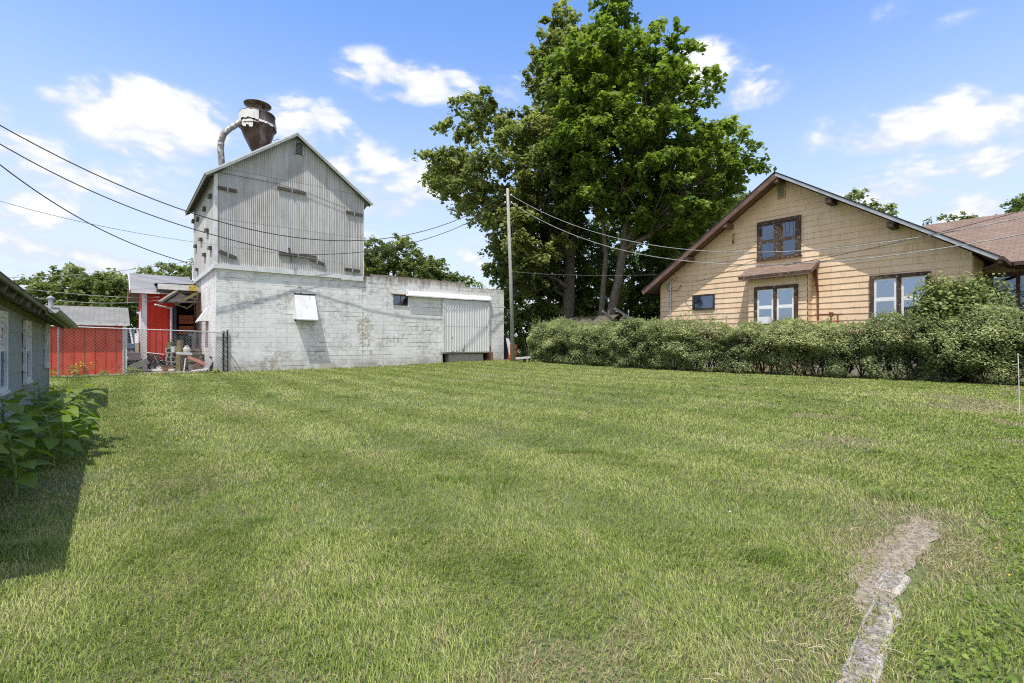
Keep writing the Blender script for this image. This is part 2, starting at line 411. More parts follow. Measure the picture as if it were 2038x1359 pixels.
# ------------------------------------------------------------------ mesh helper
class MB:
    def __init__(s):
        s.v, s.f, s.m, s.t, s.uv = [], [], [], [], {}

    def vert(s, p):
        s.v.append(tuple(p)); return len(s.v) - 1

    def face(s, pts, mi=0, tone=.5):
        i = [s.vert(p) for p in pts]
        s.f.append(i); s.m.append(mi); s.t.append(tone)

    def box(s, x0, x1, y0, y1, z0, z1, mi=0):
        p = [(x0, y0, z0), (x1, y0, z0), (x1, y1, z0), (x0, y1, z0), (x0, y0, z1), (x1, y0, z1), (x1, y1, z1), (x0, y1, z1)]
        b = len(s.v); s.v += p
        for q in ((0, 3, 2, 1), (4, 5, 6, 7), (0, 1, 5, 4), (1, 2, 6, 5), (2, 3, 7, 6), (3, 0, 4, 7)):
            s.f.append([b + i for i in q]); s.m.append(mi); s.t.append(.5)
        return s

    def beam(s, p0, p1, w, h, up=(0, 0, 1), mi=0, taper=1.0):
        p0, p1 = Vector(p0), Vector(p1)
        d = (p1 - p0).normalized()
        u = Vector(up)
        if abs(d.dot(u)) > .98: u = Vector((1, 0, 0))
        a = d.cross(u).normalized(); c = a.cross(d).normalized()
        b = len(s.v)
        for p, k in ((p0, 1), (p1, taper)):
            for sx, sz in ((-1, -1), (1, -1), (1, 1), (-1, 1)):
                s.v.append(tuple(p + a * sx * w / 2 * k + c * sz * h / 2 * k))
        for q in ((3, 2, 1, 0), (4, 5, 6, 7), (0, 1, 5, 4), (1, 2, 6, 5), (2, 3, 7, 6), (3, 0, 4, 7)):
            s.f.append([b + i for i in q]); s.m.append(mi); s.t.append(.5)
        return s

    def tube(s, pts, r, n=8, mi=0, cap=True):
        pts = [Vector(p) for p in pts]
        if not hasattr(r, '__len__'): r = [r] * len(pts)
        rings = []
        prev = None
        for i, p in enumerate(pts):
            d = (pts[min(i + 1, len(pts) - 1)] - pts[max(i - 1, 0)])
            d = d.normalized() if d.length > 1e-9 else Vector((0, 0, 1))
            if prev is None:
                a = d.cross(Vector((0, 0, 1)) if abs(d.z) < .9 else Vector((1, 0, 0))).normalized()
            else:
                a = (prev - d * prev.dot(d)).normalized()
            prev = a
            c = d.cross(a)
            ring = []
            for k in range(n):
                t = 2 * math.pi * k / n
                ring.append(s.vert(p + (a * math.cos(t) + c * math.sin(t)) * r[i]))
            rings.append(ring)
        for i in range(len(rings) - 1):
            for k in range(n):
                s.f.append([rings[i][k], rings[i][(k + 1) % n], rings[i + 1][(k + 1) % n], rings[i + 1][k]]); s.m.append(mi); s.t.append(.5)
        if cap:
            s.f.append(rings[0][::-1]); s.m.append(mi); s.t.append(.5)
            s.f.append(rings[-1][:]); s.m.append(mi); s.t.append(.5)
        return s

    def lathe(s, prof, c=(0, 0, 0), n=24, mi=0, shift=None):
        rings = []
        for j, (r, z) in enumerate(prof):
            sx, sy = shift[j] if shift else (0, 0)
            rings.append([s.vert((c[0] + sx + r * math.cos(2 * math.pi * k / n), c[1] + sy + r * math.sin(2 * math.pi * k / n), c[2] + z)) for k in range(n)])
        for i in range(len(rings) - 1):
            for k in range(n):
                s.f.append([rings[i][k], rings[i][(k + 1) % n], rings[i + 1][(k + 1) % n], rings[i + 1][k]]); s.m.append(mi); s.t.append(.5)
        return s

    def prism(s, poly, axis, a0, a1, mi=0):
        """poly: list of 2D points, extruded along axis ('x','y','z') from a0 to a1"""
        def P(q, a):
            return {'x': (a, q[0], q[1]), 'y': (q[0], a, q[1]), 'z': (q[0], q[1], a)}[axis]
        n = len(poly)
        i0 = [s.vert(P(q, a0)) for q in poly]; i1 = [s.vert(P(q, a1)) for q in poly]
        s.f.append(i0[::-1]); s.m.append(mi); s.t.append(.5)
        s.f.append(i1); s.m.append(mi); s.t.append(.5)
        for k in range(n):
            s.f.append([i0[k], i0[(k + 1) % n], i1[(k + 1) % n], i1[k]]); s.m.append(mi); s.t.append(.5)
        return s

    def slab(s, q, th, mi=0):
        """quad q (4 points, top face), thickened downward; stores shingle uv on the top"""
        q = [Vector(p) for p in q]
        n = (q[1] - q[0]).cross(q[3] - q[0]).normalized()
        if n.z < 0: n = -n
        lo = [p - n * th for p in q]
        uu = (q[1] - q[0]); vv = (q[3] - q[0])
        fi = len(s.f)
        s.face(q, mi)
        s.uv[fi] = [(0, 0), (uu.length, 0), ((q[2] - q[3]).length, vv.length), (0, vv.length)]
        s.face(lo[::-1], mi)
        for k in range(4):
            s.face([q[k], lo[k], lo[(k + 1) % 4], q[(k + 1) % 4]], mi)
        return s

    def each(s, n, name, mats, parent=None):
        """build every n faces as a piece of its own"""
        out = []
        for i in range(0, len(s.f), n):
            m = MB()
            for fi in range(i, min(i + n, len(s.f))): m.face([s.v[k] for k in s.f[fi]], s.m[fi], s.t[fi])
            out.append(m.build(name, mats, parent))
        return out

    def build(s, name, mats, parent=None, smooth=False, weld=False):
        me = bpy.data.meshes.new(name)
        me.from_pydata(s.v, [], s.f)
        if not isinstance(mats, (list, tuple)): mats = [mats]
        for m in mats: me.materials.append(MAT[m])
        me.polygons.foreach_set('material_index', s.m)
        if any(t != .5 for t in s.t):
            a = me.attributes.new('tone', 'FLOAT', 'FACE'); a.data.foreach_set('value', s.t)
        if s.uv:
            a = me.attributes.new('suv', 'FLOAT_VECTOR', 'CORNER')
            for fi, uvs in s.uv.items():
                p = me.polygons[fi]
                for j, li in enumerate(p.loop_indices):
                    a.data[li].vector = (uvs[j][0], uvs[j][1], 0)
        # outward normals
        import bmesh
        bm = bmesh.new(); bm.from_mesh(me); bmesh.ops.remove_doubles(bm, verts=bm.verts, dist=1e-5) if weld else None; bmesh.ops.recalc_face_normals(bm, faces=bm.faces); bm.to_mesh(me); bm.free()
        if smooth:
            me.polygons.foreach_set('use_smooth', [True] * len(me.polygons))
        me.update()
        o = bpy.data.objects.new(name, me)
        COL.objects.link(o)
        if parent: o.parent = parent
        return o


def thing(name, label, cat, loc=(0, 0, 0), rz=0.0, group=None):
    o = bpy.data.objects.new(name, None)
    COL.objects.link(o)
    o.location = loc; o.rotation_euler = (0, 0, rz); o.empty_display_size = .2
    o['label'] = label; o['category'] = cat
    if group: o['group'] = group
    return o


def tag(o, label, cat, group=None, kind=None):
    o['label'] = label; o['category'] = cat
    if group: o['group'] = group
    if kind: o['kind'] = kind
    return o


def copy_thing(o, parent=None):
    c = o.copy(); COL.objects.link(c)
    if parent: c.parent = parent
    for ch in list(o.children): copy_thing(ch, c)
    return c


B2 = Vector((math.cos(R39), math.sin(R39), 0)); A2 = Vector((-math.sin(R39), math.cos(R39), 0))
C0 = Vector((-11.82, 19.3, 0)); H0 = Vector(((1935 - CX) / F * 15.5, 15.5, 0)); G0 = Vector((-10.95, 11.4, 0))


def W(o, x, y, z=0):
    return o + B2 * x + A2 * y + Vector((0, 0, z))


# ------------------------------------------------------------------ numpy noise
def vnoise(x, y, scale, seed=0):
    x = np.asarray(x) * scale + seed * 17.3; y = np.asarray(y) * scale + seed * 5.7
    xi = np.floor(x).astype(np.int64); yi = np.floor(y).astype(np.int64)
    fx = x - xi; fy = y - yi
    fx = fx * fx * (3 - 2 * fx); fy = fy * fy * (3 - 2 * fy)

    def h(a, b):
        n = (a * 374761393 + b * 668265263 + seed * 974711) & 0x7fffffff
        n = ((n ^ (n >> 13)) * 1274126177) & 0x7fffffff
        return ((n ^ (n >> 16)) & 0xffff) / 65535.0
    return (h(xi, yi) * (1 - fx) + h(xi + 1, yi) * fx) * (1 - fy) + (h(xi, yi + 1) * (1 - fx) + h(xi + 1, yi + 1) * fx) * fy


def fbm(x, y, scale, seed=0):
    return (vnoise(x, y, scale, seed) * .5 + vnoise(x, y, scale * 2.1, seed + 1) * .3 + vnoise(x, y, scale * 4.3, seed + 2) * .2)


def sstep(x, a, b):
    t = np.clip((x - a) / (b - a), 0, 1); return t * t * (3 - 2 * t)


def ground_z(x, y):
    """the lawn rises a little toward the far end of the block wall"""
    x = np.asarray(x, float); y = np.asarray(y, float)
    return .13 * sstep(y, 20.0, 27.0) * sstep(x, -9.0, -2.0)


def raw_mesh(name, V, nper, polys_per, mats, face_attr=None, corner=None, parent=None, smooth=False):
    """V (N,nper,3); polys_per: list of index tuples in each element"""
    N = V.shape[0]
    me = bpy.data.meshes.new(name)
    me.vertices.add(N * nper)
    me.vertices.foreach_set('co', np.ascontiguousarray(V, dtype=np.float32).ravel())
    lt = sum(len(p) for p in polys_per)
    base = (np.arange(N) * nper)[:, None]
    idx = np.concatenate([np.array(p) for p in polys_per])[None, :] + base
    me.loops.add(N * lt)
    me.loops.foreach_set('vertex_index', idx.astype(np.int32).ravel())
    sizes = np.array([len(p) for p in polys_per])
    starts = np.concatenate([[0], np.cumsum(sizes)[:-1]])[None, :] + (np.arange(N) * lt)[:, None]
    me.polygons.add(N * len(polys_per))
    me.polygons.foreach_set('loop_start', starts.astype(np.int32).ravel())
    me.update(calc_edges=True)
    for m in ([mats] if isinstance(mats, str) else mats): me.materials.append(MAT[m])
    if face_attr is not None:
        for nm, arr in face_attr.items():
            k = len(polys_per)
            if arr.ndim == 1:
                a = me.attributes.new(nm, 'FLOAT', 'FACE')
                a.data.foreach_set('value', np.repeat(arr, k).astype(np.float32))
            else:
                a = me.attributes.new(nm, 'FLOAT_COLOR', 'FACE')
                c = np.concatenate([arr, np.ones((N, 1))], 1)
                a.data.foreach_set('color', np.repeat(c, k, 0).astype(np.float32).ravel())
    if smooth: me.polygons.foreach_set('use_smooth', np.ones(len(me.polygons), bool))
    o = bpy.data.objects.new(name, me)
    COL.objects.link(o)
    if parent: o.parent = parent
    return o


def leaves(name, C, size, mat, parent=None, tone=None, up=.5, outward=None, aspect=.62, droop=.25, rng=RNG):
    """C (N,3) leaf centres; rhombic folded leaves"""
    N = len(C)
    n = rng.normal(size=(N, 3)); n[:, 2] = np.abs(n[:, 2]) + up
    if outward is not None: n += outward
    n /= np.linalg.norm(n, axis=1)[:, None]
    t = rng.normal(size=(N, 3)); t[:, 2] -= droop
    t -= n * (t * n).sum(1)[:, None]; t /= np.linalg.norm(t, axis=1)[:, None] + 1e-9
    b = np.cross(n, t)
    sz = (size if np.ndim(size) else np.full(N, size)) * rng.uniform(.55, 1.5, N)
    l = (sz * .5)[:, None]; w = (sz * .5 * aspect)[:, None]
    fold = n * (sz * .12)[:, None]
    V = np.stack([C - t * l, C + b * w + fold - t * l * .1, C + t * l, C - b * w + fold - t * l * .1], 1)
    if tone is None: tone = rng.uniform(0, 1, N)
    return raw_mesh(name, V, 4, [(0, 1, 2), (0, 2, 3)], mat, {'tone': np.clip(tone, 0, 1)}, parent=parent)

# ------------------------------------------------------------------ camera, sun, sky
cam = bpy.data.cameras.new('camera'); cam.lens = F / 2038 * 36; cam.sensor_width = 36; cam.sensor_fit = 'HORIZONTAL'
cam.clip_end = 2000; cam.clip_start = .05
co = bpy.data.objects.new('camera', cam); COL.objects.link(co)
co.location = (0, 0, HC); co.rotation_euler = (math.radians(90), 0, 0)
scene.camera = co
scene.view_settings.view_transform = 'Standard'; scene.view_settings.look = 'None'
scene.view_settings.exposure = 0; scene.view_settings.gamma = 1
scene.render.film_transparent = False
try:
    scene.cycles.max_bounces = 8; scene.cycles.transparent_max_bounces = 12
    scene.cycles.use_denoising = False
    scene.cycles.filter_width = 1.1
except Exception:
    pass

to_sun = Vector((-.276, -.803, .849 * math.tan(math.radians(67.5)))).normalized()
sl = bpy.data.lights.new('sun', 'SUN'); sl.energy = 5.0; sl.angle = math.radians(.5); sl.color = (1, .965, .90)
so = bpy.data.objects.new('sun', sl); COL.objects.link(so)
so.rotation_euler = to_sun.to_track_quat('Z', 'Y').to_euler()
so.location = (0, -20, 40)

world = bpy.data.worlds.new('World'); scene.world = world; world.use_nodes = True
wnt = world.node_tree
for n in list(wnt.nodes): wnt.nodes.remove(n)
k = NT(wnt)
wo = k.n('ShaderNodeOutputWorld'); bg = k.n('ShaderNodeBackground'); k.link(bg.outputs[0], wo.inputs[0])
sky = k.n('ShaderNodeTexSky', sky_type='NISHITA')
sky.sun_disc = False
sky.sun_elevation = math.asin(to_sun.z); sky.sun_rotation = math.atan2(to_sun.x, to_sun.y)
sky.air_density = 1.0; sky.dust_density = .8; sky.ozone_density = 1.6
d = k.n('ShaderNodeTexCoord').outputs['Generated']
sp = k.n('ShaderNodeSeparateXYZ'); k.link(d, sp.inputs[0])
el = k.math('ARCSINE', sp.outputs[2]); az = k.math('ARCTAN2', sp.outputs[0], sp.outputs[1])
# (azimuth, elevation, half width, half height, weight) of each cloud, radians
def cl(px, py, wx, hy, w):
    a = math.atan((px - CX) / F); e = math.atan((CY - py) / F * math.cos(a))
    return (a, e, 1.22 * wx / F * math.cos(a) ** 2, 1.30 * hy / F * math.cos(a), w)
CL = [cl(200, 232, 120, 52, 1.0), cl(330, 238, 190, 58, 1.05), cl(600, 245, 110, 50, .9), cl(240, 285, 160, 30, .5),
      cl(740, 150, 80, 40, .62), cl(850, 170, 110, 34, .70), cl(1400, 150, 90, 50, .95), cl(1480, 185, 90, 36, .75),
      cl(1700, 262, 120, 46, .85), cl(1800, 250, 150, 52, 1.05), cl(1950, 250, 130, 42, .9), cl(1860, 340, 240, 42, .62),
      cl(1935, 425, 70, 40, .95), cl(300, 420, 330, 90, .55), cl(640, 330, 180, 60, .62), cl(770, 380, 160, 70, .6), cl(60, 310, 120, 46, .75), cl(0, 225, 40, 30, .5),
      cl(120, 480, 420, 90, .55), cl(1770, 28, 50, 22, .55), cl(1900, 40, 70, 14, .4), cl(1030, 180, 60, 30, .4), cl(800, 520, 300, 80, .4), cl(1720, 400, 240, 60, .45)]
acc = None; sq = None; sqd = None
for (a, e, wa, he, wt) in CL:
    da = k.math('DIVIDE', k.math('SUBTRACT', az, a), wa)
    de = k.math('DIVIDE', k.math('SUBTRACT', el, e), he)
    de2 = k.math('MULTIPLY', de, k.math('ADD', 1.0, k.math('MULTIPLY', k.math('LESS_THAN', de, 0.0), .15)))
    q = k.math('SUBTRACT', 1.0, k.math('ADD', k.math('MULTIPLY', da, da), k.math('MULTIPLY', de2, de2)), clamp=True)
    q = k.math('MULTIPLY', k.math('POWER', q, .85), wt * 1.15)
    acc = q if acc is None else k.math('MAXIMUM', acc, q)
    qd = k.math('MULTIPLY', q, de)
    sq = q if sq is None else k.math('ADD', sq, q)
    sqd = qd if sqd is None else k.math('ADD', sqd, qd)
mp = k.n('ShaderNodeMapping'); k.link(d, mp.inputs[0]); mp.inputs['Scale'].default_value = (1, 1, 1.9)
warp = k.noise(mp.outputs[0], 4, 3, .5, out=1)
wv = k.n('ShaderNodeVectorMath', operation='MULTIPLY_ADD'); k.link(warp, wv.inputs[0]); wv.inputs[1].default_value = (.12, .12, .12); k.link(mp.outputs[0], wv.inputs[2])
nz = k.noise(wv.outputs[0], 9.5, 10, .62)
nz2 = k.noise(wv.outputs[0], 4.2, 5, .55)
vor = k.n('ShaderNodeTexVoronoi', feature='SMOOTH_F1'); k.link(wv.outputs[0], vor.inputs['Vector']); vor.inputs['Scale'].default_value = 17; vor.inputs['Smoothness'].default_value = .5
vor2 = k.n('ShaderNodeTexVoronoi', feature='SMOOTH_F1'); k.link(wv.outputs[0], vor2.inputs['Vector']); vor2.inputs['Scale'].default_value = 41; vor2.inputs['Smoothness'].default_value = .4
billow = k.math('ADD', k.math('MULTIPLY', k.math('SUBTRACT', .42, vor.outputs[0]), .55), k.math('MULTIPLY', k.math('SUBTRACT', .42, vor2.outputs[0]), .35))
height = k.math('DIVIDE', sqd, k.math('ADD', sq, .001))
dens = k.math('ADD', k.math('MULTIPLY', acc, .85), k.math('MULTIPLY', k.math('SUBTRACT', nz, .5), 2.6))
dens = k.math('ADD', dens, k.math('MULTIPLY', k.math('SUBTRACT', nz2, .5), 1.6))
dens = k.math('ADD', k.math('ADD', dens, .24), billow)
mask = k.math('ADD', k.math('MULTIPLY', k.ramp(dens, .42, .85), .50), k.math('MULTIPLY', k.ramp(dens, .05, 1.15), .50))
mask = k.math('MULTIPLY', mask, k.ramp(acc, .0, .5))
# colour of the sky: deeper blue high up, pale toward the horizon
hs = k.n('ShaderNodeHueSaturation'); k.link(sky.outputs[0], hs.inputs['Color'])
hs.inputs['Saturation'].default_value = 1.20; hs.inputs['Value'].default_value = 3.1; hs.inputs['Hue'].default_value = .507
haze = k.ramp(el, .64, .02)
skyc = k.mix(k.math('MULTIPLY', haze, .84), hs.outputs[0], (7.7, 8.35, 9.7))
lightness = k.math('ADD', k.ramp(dens, .5, 1.3), k.math('MULTIPLY', height, .55))
cshade = k.mix(k.ramp(lightness, .0, .9), (7.6, 8.3, 9.3), (10.4, 10.4, 10.4))
col = k.mix(k.math('MULTIPLY', mask, .95), skyc, cshade)
# added unseen cloud behind the viewer, brightens the facing walls as fill light
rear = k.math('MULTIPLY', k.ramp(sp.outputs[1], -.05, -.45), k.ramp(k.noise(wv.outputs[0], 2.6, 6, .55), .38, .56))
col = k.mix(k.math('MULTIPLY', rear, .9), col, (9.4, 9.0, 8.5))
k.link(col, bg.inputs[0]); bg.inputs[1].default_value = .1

# ------------------------------------------------------------------ ground sheet
mb = MB()
xs = [-400, -120, -60, -30, -20, -14, -11, -9, -8, -7, -6, -5, -4, -3, -2, -1, 0, 2, 4, 8, 14, 20, 40, 120, 400]
ys = [-400, -60, -10, 0, 4, 8, 12, 16, 18, 20, 21, 22, 23, 24, 25, 26, 27, 28, 30, 34, 40, 60, 120, 400]
gi = [[mb.vert((x, y, float(ground_z(x, y)))) for x in xs] for y in ys]
for j in range(len(ys) - 1):
    for i in range(len(xs) - 1):
        mb.f.append([gi[j][i], gi[j][i + 1], gi[j + 1][i + 1], gi[j + 1][i]]); mb.m.append(0); mb.t.append(.5)
g = mb.build('ground', 'ground', smooth=True); g['kind'] = 'structure'
# bare yard behind the chain link fence
MAT['yard'] = pmat('yard_dirt', (.17, .145, .11), (.30, .27, .22), 2.5, .95, c3=(.10, .12, .05), s3=2, bump=.6)
mb = MB()
q = [W(C0, -9, .35), W(C0, -.05, .35), W(C0, -.05, 14), W(C0, -9, 14)]
mb.face([p + Vector((0, 0, .02)) for p in q])
o = mb.build('yard', 'yard'); o['kind'] = 'structure'
# small concrete apron at the end of the block wall
mb = MB(); q = [W(C0, 14.62, .15), W(C0, 17.2, -.2), W(C0, 17.2, 1.6), W(C0, 14.62, 1.6)]
mb.face([Vector((p.x, p.y, .175)) for p in q])
o = mb.build('pavement', 'concrete_pale'); o['kind'] = 'structure'

# ------------------------------------------------------------------ the block and tin mill
mill = thing('mill_building', 'white painted concrete block mill with weathered grey tin tower and long low wing', 'mill', C0, R39)


def holes_wall(mb, x0, x1, z0, z1, holes, y, depth, mi=0):
    """front face in plane y with rectangular holes (hx0,hx1,hz0,hz1) and reveals going back by depth"""
    X = sorted({x0, x1, *[h[0] for h in holes], *[h[1] for h in holes]})
    Z = sorted({z0, z1, *[h[2] for h in holes], *[h[3] for h in holes]})
    for i in range(len(X) - 1):
        for j in range(len(Z) - 1):
            cx, cz = (X[i] + X[i + 1]) / 2, (Z[j] + Z[j + 1]) / 2
            if any(h[0] < cx < h[1] and h[2] < cz < h[3] for h in holes): continue
            mb.face([(X[i], y, Z[j]), (X[i + 1], y, Z[j]), (X[i + 1], y, Z[j + 1]), (X[i], y, Z[j + 1])], mi)
    for (a, b, c, d_) in holes:
        mb.face([(a, y, c), (a, y + depth, c), (a, y + depth, d_), (a, y, d_)], mi)
        mb.face([(b, y, c), (b, y + depth, c), (b, y + depth, d_), (b, y, d_)], mi)
        mb.face([(a, y, c), (b, y, c), (b, y + depth, c), (a, y + depth, c)], mi)
        mb.face([(a, y, d_), (b, y, d_), (b, y + depth, d_), (a, y + depth, d_)], mi)
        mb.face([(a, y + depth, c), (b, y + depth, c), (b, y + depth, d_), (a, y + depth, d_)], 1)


def plain_faces(mb, x0, x1, y0, y1, z0, z1, skip=()):
    if 'l' not in skip: mb.face([(x0, y0, z0), (x0, y1, z0), (x0, y1, z1), (x0, y0, z1)])
    if 'r' not in skip: mb.face([(x1, y0, z0), (x1, y1, z0), (x1, y1, z1), (x1, y0, z1)])
    if 'b' not in skip: mb.face([(x0, y1, z0), (x1, y1, z0), (x1, y1, z1), (x0, y1, z1)])
    if 'f' not in skip: mb.face([(x0, y0, z0), (x1, y0, z0), (x1, y0, z1), (x0, y0, z1)])
    if 't' not in skip: mb.face([(x0, y0, z1), (x1, y0, z1), (x1, y1, z1), (x0, y1, z1)])


mb = MB()
plain_faces(mb, 0, 6.0, 0, 7.0, -.3, 4.25)
# long wing with small window hole and dock recess
holes_wall(mb, 6.0, 14.6, -.3, 4.10, [(7.61, 8.43, 3.05, 3.60), (10.44, 13.82, -.3, .62)], .015, .45)
plain_faces(mb, 6.0, 14.6, .015, 8.0, -.3, 4.10, skip=('f', 'l'))
# ragged top courses
x = 6.0
rr = random.Random(3)
while x < 14.6 - 1e-6:
    w = min(.406 if rr.random() < .7 else .203, 14.6 - x)
    if x + w > 11.86 and x < 11.86: w = 11.86 - x
    top = (4.50 if x < 11.855 else 4.28) + rr.uniform(-.022, .022)
    if x < 6.35: top -= .12
    mb.box(x, x + w, .015 + rr.uniform(-.006, .004), .24, 4.10, top)
    x += w
mb.build('block_wall', ['block', 'interior'], mill)
# timber coping pieces left on the parapet by the tower
MB().beam((6.02, .12, 4.46), (8.1, .14, 4.55), .22, .03).build('coping_board', 'dark_wood', mill)

APEX, EAVE_Z, SL = 10.33, 7.87, .726


def roofz(x): return APEX - SL * abs(x - 3.0)


def corrugate(mb, L, zfun, z0, place, pitch=.076, amp=.010, t0=0.0):
    n = int(L / pitch * 6)
    pb = pt = None
    for i in range(n + 1):
        t = L * i / n
        o_ = amp * math.sin(2 * math.pi * (t + t0) / pitch)
        b_ = mb.vert(place(t, o_, z0)); tp = mb.vert(place(t, o_, zfun(t)))
        if pb is not None:
            mb.f.append([pb, b_, tp, pt]); mb.m.append(0); mb.t.append(.5)
        pb, pt = b_, tp


mb = MB()
corrugate(mb, 6.06, lambda t: roofz(t - .03) - .10, 4.36, lambda t, o_, z: (t - .03, -.045 + o_, z))
corrugate(mb, 7.05, lambda t: roofz(0) - .10, 4.36, lambda t, o_, z: (-.045 + o_, -.03 + t, z))
corrugate(mb, 7.05, lambda t: roofz(0) - .10, 4.36, lambda t, o_, z: (6.045 + o_, -.03 + t, z))
corrugate(mb, 6.06, lambda t: roofz(t - .03) - .10, 4.36, lambda t, o_, z: (t - .03, 7.045 + o_, z))
mb.build('tin_cladding', 'tin', mill)
# corner trims
MB().box(-.075, -.03, -.07, .06, 4.36, 8.02).box(-.0301, .05, -.075, -.058, 4.36, 8.02).build('corner_trim', 'galv_white', mill)
MB().box(6.03, 6.07, -.07, .05, 4.36, 8.02).build('corner_trim', 'galv_white', mill)
mb = MB(); mb.box(-.09, 4.95, -.10, 0, 4.17, 4.36); mb.box(4.953, 6.03, -.085, 0, 4.12, 4.35); mb.box(-.10, -.0, -.003, 7.06, 4.17, 4.355)
mb.build('skirt_board', 'galv_white', mill)
# roof
mb = MB()
for sx, xe in ((-1, -.40), (1, 6.40)):
    xe2 = xe
    mb.slab([(3, -.29, APEX), (xe2, -.29, roofz(xe2)), (xe2, 7.35, roofz(xe2)), (3, 7.35, APEX)], .045)
mb.build('roof', 'tin_roof', mill)
mb = MB()
for xe in (-.40, 6.40):
    e = Vector((xe, -.312, roofz(xe) - .085)); a_ = Vector((3, -.312, APEX - .085))
    mb.beam(e, a_, .03, .13, up=(0, 0, 1))
    mb.beam(e + Vector((0, -.03, .035)), a_ + Vector((0, -.03, .035)), .03, .05)
mb.build('rake_board', 'galv_white', mill)
mb = MB()
for y in np.arange(-.1, 7.3, .61):
    mb.beam((.3, y, roofz(.3) - .13), (-.36, y, roofz(-.36) - .13), .045, .13)
    mb.beam((5.7, y, roofz(5.7) - .13), (6.36, y, roofz(6.36) - .13), .045, .13)
mb.each(6, 'rafter_tail', 'grey_wood', mill)
MB().box(-.38, -.35, -.22, 7.3, roofz(-.38) - .19, roofz(-.38) - .06).build('eave_board', 'grey_wood', mill)
# louvred gable vent
v = MB().box(2.96, 3.27, -.09, -.05, 9.47, 9.95).build('gable_vent', 'interior', mill)
mb = MB()
for i in range(8):
    z = 9.51 + i * .055
    mb.beam((2.98, -.10, z), (3.25, -.10, z), .035, .012, up=(0, .5, 1))
mb.box(2.93, 2.965, -.115, -.05, 9.45, 9.97); mb.box(3.265, 3.30, -.115, -.05, 9.45, 9.97); mb.box(2.965, 3.265, -.115, -.05, 9.95, 9.975)
mb.build('louver_slats', 'galv', v)
# anchor timbers with tie rods, front and left side
def anchor(p0, p1, th=.12, dep=.06, y0=-.088):
    a = Vector((p0[0], y0, p0[1])); b_ = Vector((p1[0], y0, p1[1]))
    o_ = MB().beam(a, b_, dep, th, up=(0, 0, 1)).build('anchor_timber', 'weather_beam', mill)
    m_ = (a + b_) / 2
    t_ = MB(); t_.box(m_.x - .022, m_.x + .022, y0 - .045, y0 - .031, m_.z - .10, m_.z + .05)
    t_.tube([(m_.x, y0 - .04, m_.z), (m_.x, y0 - .075, m_.z)], .016, 6)
    t_.build('tie_plate', 'galv', o_)
for p0, p1 in (((.06, 7.40), (.72, 7.37)), ((2.26, 7.84), (3.40, 7.80)), ((5.2, 7.30), (5.97, 7.25)), ((.10, 4.87), (.72, 4.64)), ((2.30, 5.02), (3.86, 5.03)), ((3.55, 4.93), (4.22, 4.74)), ((5.15, 4.62), (5.86, 4.60))):
    anchor(p0, p1)
MB().beam((2.66, -.27, 5.28), (2.76, -.27, 4.70), .08, .07).build('wire_bracket', 'weather_beam', mill)
for (y, z, L, tilt) in ((.93, 7.25, .5, .1), (2.7, 7.10, .5, .05), (5.0, 7.1, .5, 0), (6.8, 7.35, .45, 0), (1.9, 6.02, .7, .18), (3.9, 5.95, .7, .14), (5.9, 5.95, .6, .1), (.95, 5.12, .55, .12), (2.7, 5.08, .6, .12), (5.3, 4.72, .5, .1)):
    a = Vector((-.10, y - L / 2, z - tilt * L / 2)); b_ = Vector((-.10, y + L / 2, z + tilt * L / 2))
    o_ = MB().beam(a, b_, .11, .15).build('anchor_timber', 'weather_beam', mill)
    MB().tube([(-.15, y, z), (-.20, y, z)], .018, 6).build('tie_plate', 'galv', o_)

# sheet metal chute hoods
def hood(frm, x0, x1, zt, zb, p, name='chute_hood'):
    mb = MB()
    th = .012
    mb.face([frm(x0, .01, zt), frm(x1, .01, zt), frm(x1 + .02, p, zb), frm(x0 - .02, p, zb)])
    mb.face([frm(x0, .0, zt), frm(x0 - .02, p, zb), frm(x0, .0, zb + .02)])
    mb.face([frm(x1, .0, zt), frm(x1 + .02, p, zb), frm(x1, .0, zb + .02)])
    mb.face([frm(x0 - .02, p, zb), frm(x1 + .02, p, zb), frm(x1 + .02, p - .02, zb - .05), frm(x0 - .02, p - .02, zb - .05)])
    return mb.build(name, 'white_sheet', mill)
hood(lambda x, p, z: (x, -p, z), 2.95, 3.82, 3.32, 2.21, .43)
MB().box(2.93, 3.84, -.03, -.003, 3.32, 3.37).build('hood_slot', 'interior', mill)
MB().box(2.96, 3.81, -.006, -.002, 2.15, 3.30).build('hood_slot', 'interior', mill)
hood(lambda y, p, z: (-p, y, z), 2.05, 2.95, 2.72, 2.12, .40)
# tin sliding door, its rail cover, sill and dock
mb = MB()
n = 18
x0, x1 = 10.42, 13.42
pw = (x1 - x0) / n
prof = []
for i in range(n):
    a = x0 + i * pw
    prof += [(a, -.085), (a + pw * .55, -.085), (a + pw * .65, -.118), (a + pw * .9, -.118)]
prof.append((x1, -.085))
for i in range(len(prof) - 1):
    (a, ya), (b_, yb) = prof[i], prof[i + 1]
    mb.face([(a, ya, .68), (b_, yb, .68), (b_, yb, 3.52), (a, ya, 3.52)])
mb.face([(x0, -.085, .68), (x0, .0, .68), (x0, .0, 3.52), (x0, -.085, 3.52)])
mb.face([(x1, -.085, .68), (x1, .0, .68), (x1, .0, 3.52), (x1, -.085, 3.52)])
door = mb.build('sliding_door', 'tin_door', mill)
mb = MB(); mb.box(x0 - .03, x0 + .05, -.135, -.05, .66, 3.52); mb.box(x1 - .05, x1 + .03, -.135, -.05, .66, 3.52)
mb.each(6, 'edge_trim', 'galv_white', door)
mb = MB()
